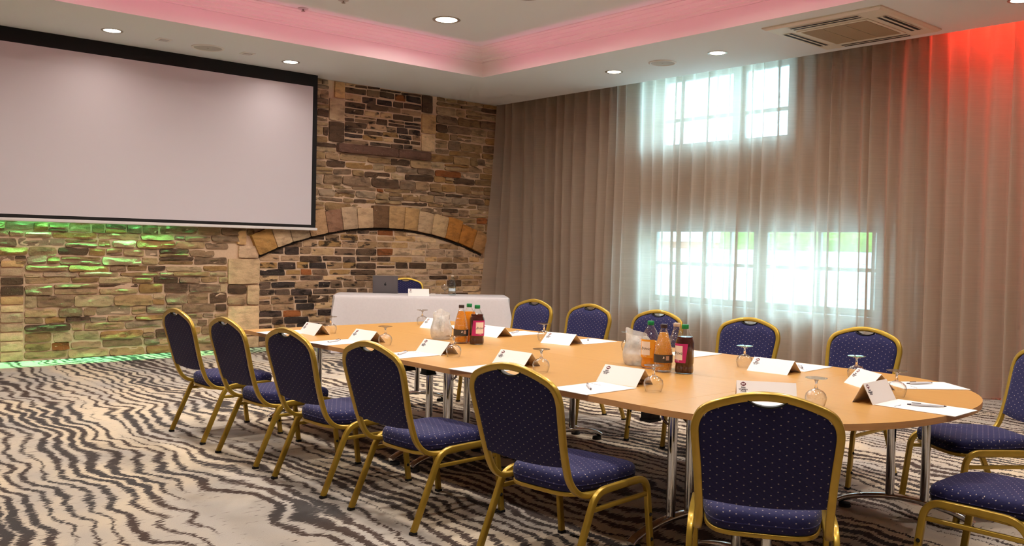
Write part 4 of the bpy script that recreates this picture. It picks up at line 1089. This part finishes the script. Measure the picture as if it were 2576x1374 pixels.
squash(-3.143, 4.01, F_(-3.15, 4, -48), 'dark cordial bottle with pink label and green cap, rightmost of the front bottles', 'cordial', .205, 'pink_label')

# ---------------------------------------------------------------- presenter table
P0, P1 = Vector((-10.06, 5.72)), Vector((-8.76, 7.57)); n_ = Vector((-(P1 - P0).y, (P1 - P0).x)).normalized()
PD = .80
def cloth():
    bm = bmesh.new(); c = [P0, P1, P1 + n_ * PD, P0 + n_ * PD]; cen = sum(c, Vector((0, 0))) / 4
    dense = []
    for k in range(4):
        a, b2 = c[k], c[(k + 1) % 4]; L = (b2 - a).length; m = int(L / .05)
        for i in range(m): dense.append((a.lerp(b2, i / m), (b2 - a).normalized(), i / m, k, L))
    rings = []
    rnd = random.Random(3)
    ph = [rnd.uniform(0, 6) for _ in range(4)]
    for z, out, amp in ((.732, -.012, 0), (.729, -.004, 0), (.722, 0, 0), (.69, .004, .001), (.5, .008, .006), (.25, .014, .012), (.008, .02, .018)):
        ring = []
        for p, d, t, k, L in dense:
            nrm = Vector((d.y, -d.x)); w = math.sin(t * L * 5.5 + ph[k]) * .6 + math.sin(t * L * 11 + ph[k] * 2) * .4
            corner = max(0, 1 - min(t, 1 - t) * L / .12)
            q = p + nrm * (out + amp * w + (.05 * corner * (.73 - z)))
            e = cen - p
            if corner > 0 and z > .68: q += e.normalized() * .03 * corner * corner
            ring.append(bm.verts.new((q.x, q.y, z)))
        rings.append(ring)
    N = len(dense)
    for A, B in zip(rings[:-1], rings[1:]):
        for k in range(N): bm.faces.new((A[k], B[k], B[(k + 1) % N], A[(k + 1) % N]))
    bm.faces.new(rings[0]); bmesh.ops.recalc_face_normals(bm, faces=bm.faces)
    return bm
tag(add_obj('tablecloth', cloth(), MAT['cloth'], angle=50), 'floor-length white cloth over the presenter table before the stone wall', 'tablecloth')
ZP = .733
pdir = math.atan2((P1 - P0).y, (P1 - P0).x)
# laptop, lid seen from behind
r = tag(empty('laptop', (-10.25, 6.63, ZP), pdir + .0), 'open grey laptop on the white-clothed table, its lid towards us', 'laptop')
lw_ = .335
b = bmesh.new(); box(b, -lw_ / 2, lw_ / 2, .0, .24, 0, .014, bevel=.004); add_obj('base', b, MAT['laptop'], r)
b = bmesh.new(); box(b, -lw_ / 2 + .03, lw_ / 2 - .03, .03, .13, .0138, .0155); add_obj('keyboard', b, MAT['key'], r, smooth=False)
tilt = math.radians(14)
b = bmesh.new(); box(b, -lw_ / 2, lw_ / 2, -.004, .003, 0, .235, bevel=.003); lid = add_obj('lid', b, MAT['laptop'], r); lid.location = (0, .0, .012); lid.rotation_euler = (tilt, 0, 0)
b = bmesh.new()
def disc(cx, cz, rx, rz, n=26, cut=None, rot=0):
    pts = []
    for k in range(n):
        a = 2 * PI * k / n; x = rx * math.cos(a); z = rz * math.sin(a)
        if cut and x > cut[0]:
            dz = z - cut[1]
            if abs(dz) < cut[2]: x = min(x, cut[0] + rx - math.sqrt(max(0, cut[2] ** 2 - dz ** 2)))
        xr, zr = x * math.cos(rot) - z * math.sin(rot), x * math.sin(rot) + z * math.cos(rot)
        pts.append((cx + xr, cz + zr))
    A = [b.verts.new((x, -.0046, z)) for x, z in pts]; B = [b.verts.new((x, -.0038, z)) for x, z in pts]
    b.faces.new(A); b.faces.new(list(reversed(B)))
    for k in range(n): b.faces.new((A[k], B[k], B[(k + 1) % n], A[(k + 1) % n]))
disc(0, .112, .0155, .0165, 36, cut=(.005, .004, .009)); disc(.005, .137, .0075, .003, 14, rot=1.0)
bmesh.ops.recalc_face_normals(b, faces=b.faces); add_obj('logo', b, MAT['key'], lid, smooth=False)
card(-9.60, 6.72, math.degrees(pdir) + 4, .045, .092, NC + 'on the white-clothed presenter table', z=ZP, group='name card on the presenter table', W=.27)
goblet(-9.85, 7.33, 'stemmed glass standing upright beside the glass water bottle on the white cloth', z=ZP, up=True, group='glass on the presenter table')
r = tag(empty('water_bottle', (-9.56, 7.235, ZP)), 'clear glass water bottle on the right of the white-clothed table', 'bottle')
prof = [(.044, .001), (.05, .005), (.05, .10), (.048, .135), (.04, .175), (.028, .215), (.019, .24), (.0165, .252)]
b = bmesh.new(); lathe(b, prof, 28); add_obj('bottle_body', b, MAT['water_bottle'], r)
b = bmesh.new(); lathe(b, [(.0175, .25), (.0185, .254), (.0185, .268), (0, .27)], 20); add_obj('cap', b, MAT['pale_cap'], r)
wrap(.0505, math.radians(-100), math.radians(20), .055, .095, 'label_band', simple('pale_blue_label', rgb(190, 200, 206), .5), r)
r = tag(empty('notepad', (-9.85, 7.02, ZP), pdir), 'white notepad on the presenter cloth before the upright glass', 'notepad', 'notepad on the presenter table')
b = bmesh.new(); box(b, -PW / 2, PW / 2, -PL / 2, PL / 2, 0, .0035, bevel=.0006, seg=1); add_obj('paper_block', b, MAT['paper'], r, smooth=False)
o = copy_tree(pen0); o.location = (-9.82, 6.98, ZP + .0103); o.rotation_euler = (0, 0, pdir + .5); tag(o, 'pale ballpoint pen on the presenter notepad beside the upright glass', 'pen', 'pen on the presenter table')

# ---------------------------------------------------------------- lights
def area(name, loc, dirv, sx, sy, power, color, spread=180):
    L = bpy.data.lights.new(name, 'AREA'); L.shape = 'RECTANGLE'; L.size = sx; L.size_y = sy; L.energy = power; L.color = color; L.spread = math.radians(spread)
    o = bpy.data.objects.new(name, L); COL.objects.link(o); o.location = loc
    o.rotation_euler = Vector(dirv).to_track_quat('-Z', 'Y').to_euler(); return o
PINK = (1.0, .12, .36)
# colour LED strips that wash the tray fascia
a = area('led_strip', (TX0 + .10, (TY0 + TY1) / 2, H + .02), (-1, 0, .55), .02, TY1 - TY0 - .3, 26, PINK, 150)
a.rotation_euler = Matrix((( 0, 0, 0), (0, 0, 0), (0, 0, 0))).to_euler()
def strip(loc, dirv, along, length, power, color, spread=150, w=.02):
    L = bpy.data.lights.new('led_strip', 'AREA'); L.shape = 'RECTANGLE'; L.size = length; L.size_y = w; L.energy = power; L.color = color; L.spread = math.radians(spread)
    o = bpy.data.objects.new('led_strip', L); COL.objects.link(o)
    zax = -Vector(dirv).normalized(); xax = Vector(along).normalized(); yax = zax.cross(xax)
    o.matrix_world = Matrix(((xax.x, yax.x, zax.x, loc[0]), (xax.y, yax.y, zax.y, loc[1]), (xax.z, yax.z, zax.z, loc[2]), (0, 0, 0, 1))); return o
bpy.data.objects.remove(a)
strip((TX0 + .42, (TY0 + TY1) / 2, H + .03), (-1, 0, .55), (0, 1, 0), TY1 - TY0 - .9, 8, PINK)
strip(((TX0 + TX1) / 2, TY1 - .42, H + .03), (0, 1, .55), (1, 0, 0), TX1 - TX0 - .9, 8, PINK)
# green grazer behind the screen, red grazer behind the curtain
strip((XL + .065, 3.05, 2.0), (-.05, 0, -1), (0, 1, 0), 1.8, 75, (.14, 1.0, .36), 110, .03)
strip((-2.65, 9.53, 3.9), (0, -.10, -1), (1, 0, 0), 3.0, 42, (1.0, .05, .03), 120, .04)
def portal(W):
    L = bpy.data.lights.new('window_portal', 'AREA'); L.shape = 'RECTANGLE'; L.size = W[1] - W[0]; L.size_y = W[3] - W[2]; L.cycles.is_portal = True
    o = bpy.data.objects.new('window_portal', L); COL.objects.link(o); o.location = ((W[0] + W[1]) / 2, YW + .36, (W[2] + W[3]) / 2)
    o.rotation_euler = Vector((0, -1, 0)).to_track_quat('-Z', 'Z').to_euler()
portal(UW); portal(LW)
w = bpy.data.worlds.new('overcast_sky'); SC.world = w; w.use_nodes = True
bg = w.node_tree.nodes['Background']; bg.inputs[0].default_value = (.46, .80, 1.0, 1); bg.inputs[1].default_value = 21.0

# ---------------------------------------------------------------- render look
SC.view_settings.view_transform = 'Standard'; SC.view_settings.look = 'None'; SC.view_settings.gamma = 1.0; SC.view_settings.exposure = 0.0
SC.view_settings.use_curve_mapping = False
c = SC.cycles
c.use_denoising = True; c.caustics_reflective = False; c.caustics_refractive = False
c.use_adaptive_sampling = True; c.adaptive_threshold = 0.1; c.adaptive_min_samples = 12; c.use_light_tree = True
c.max_bounces = 10; c.diffuse_bounces = 6; c.glossy_bounces = 4; c.transparent_max_bounces = 24; c.sample_clamp_indirect = 6.0
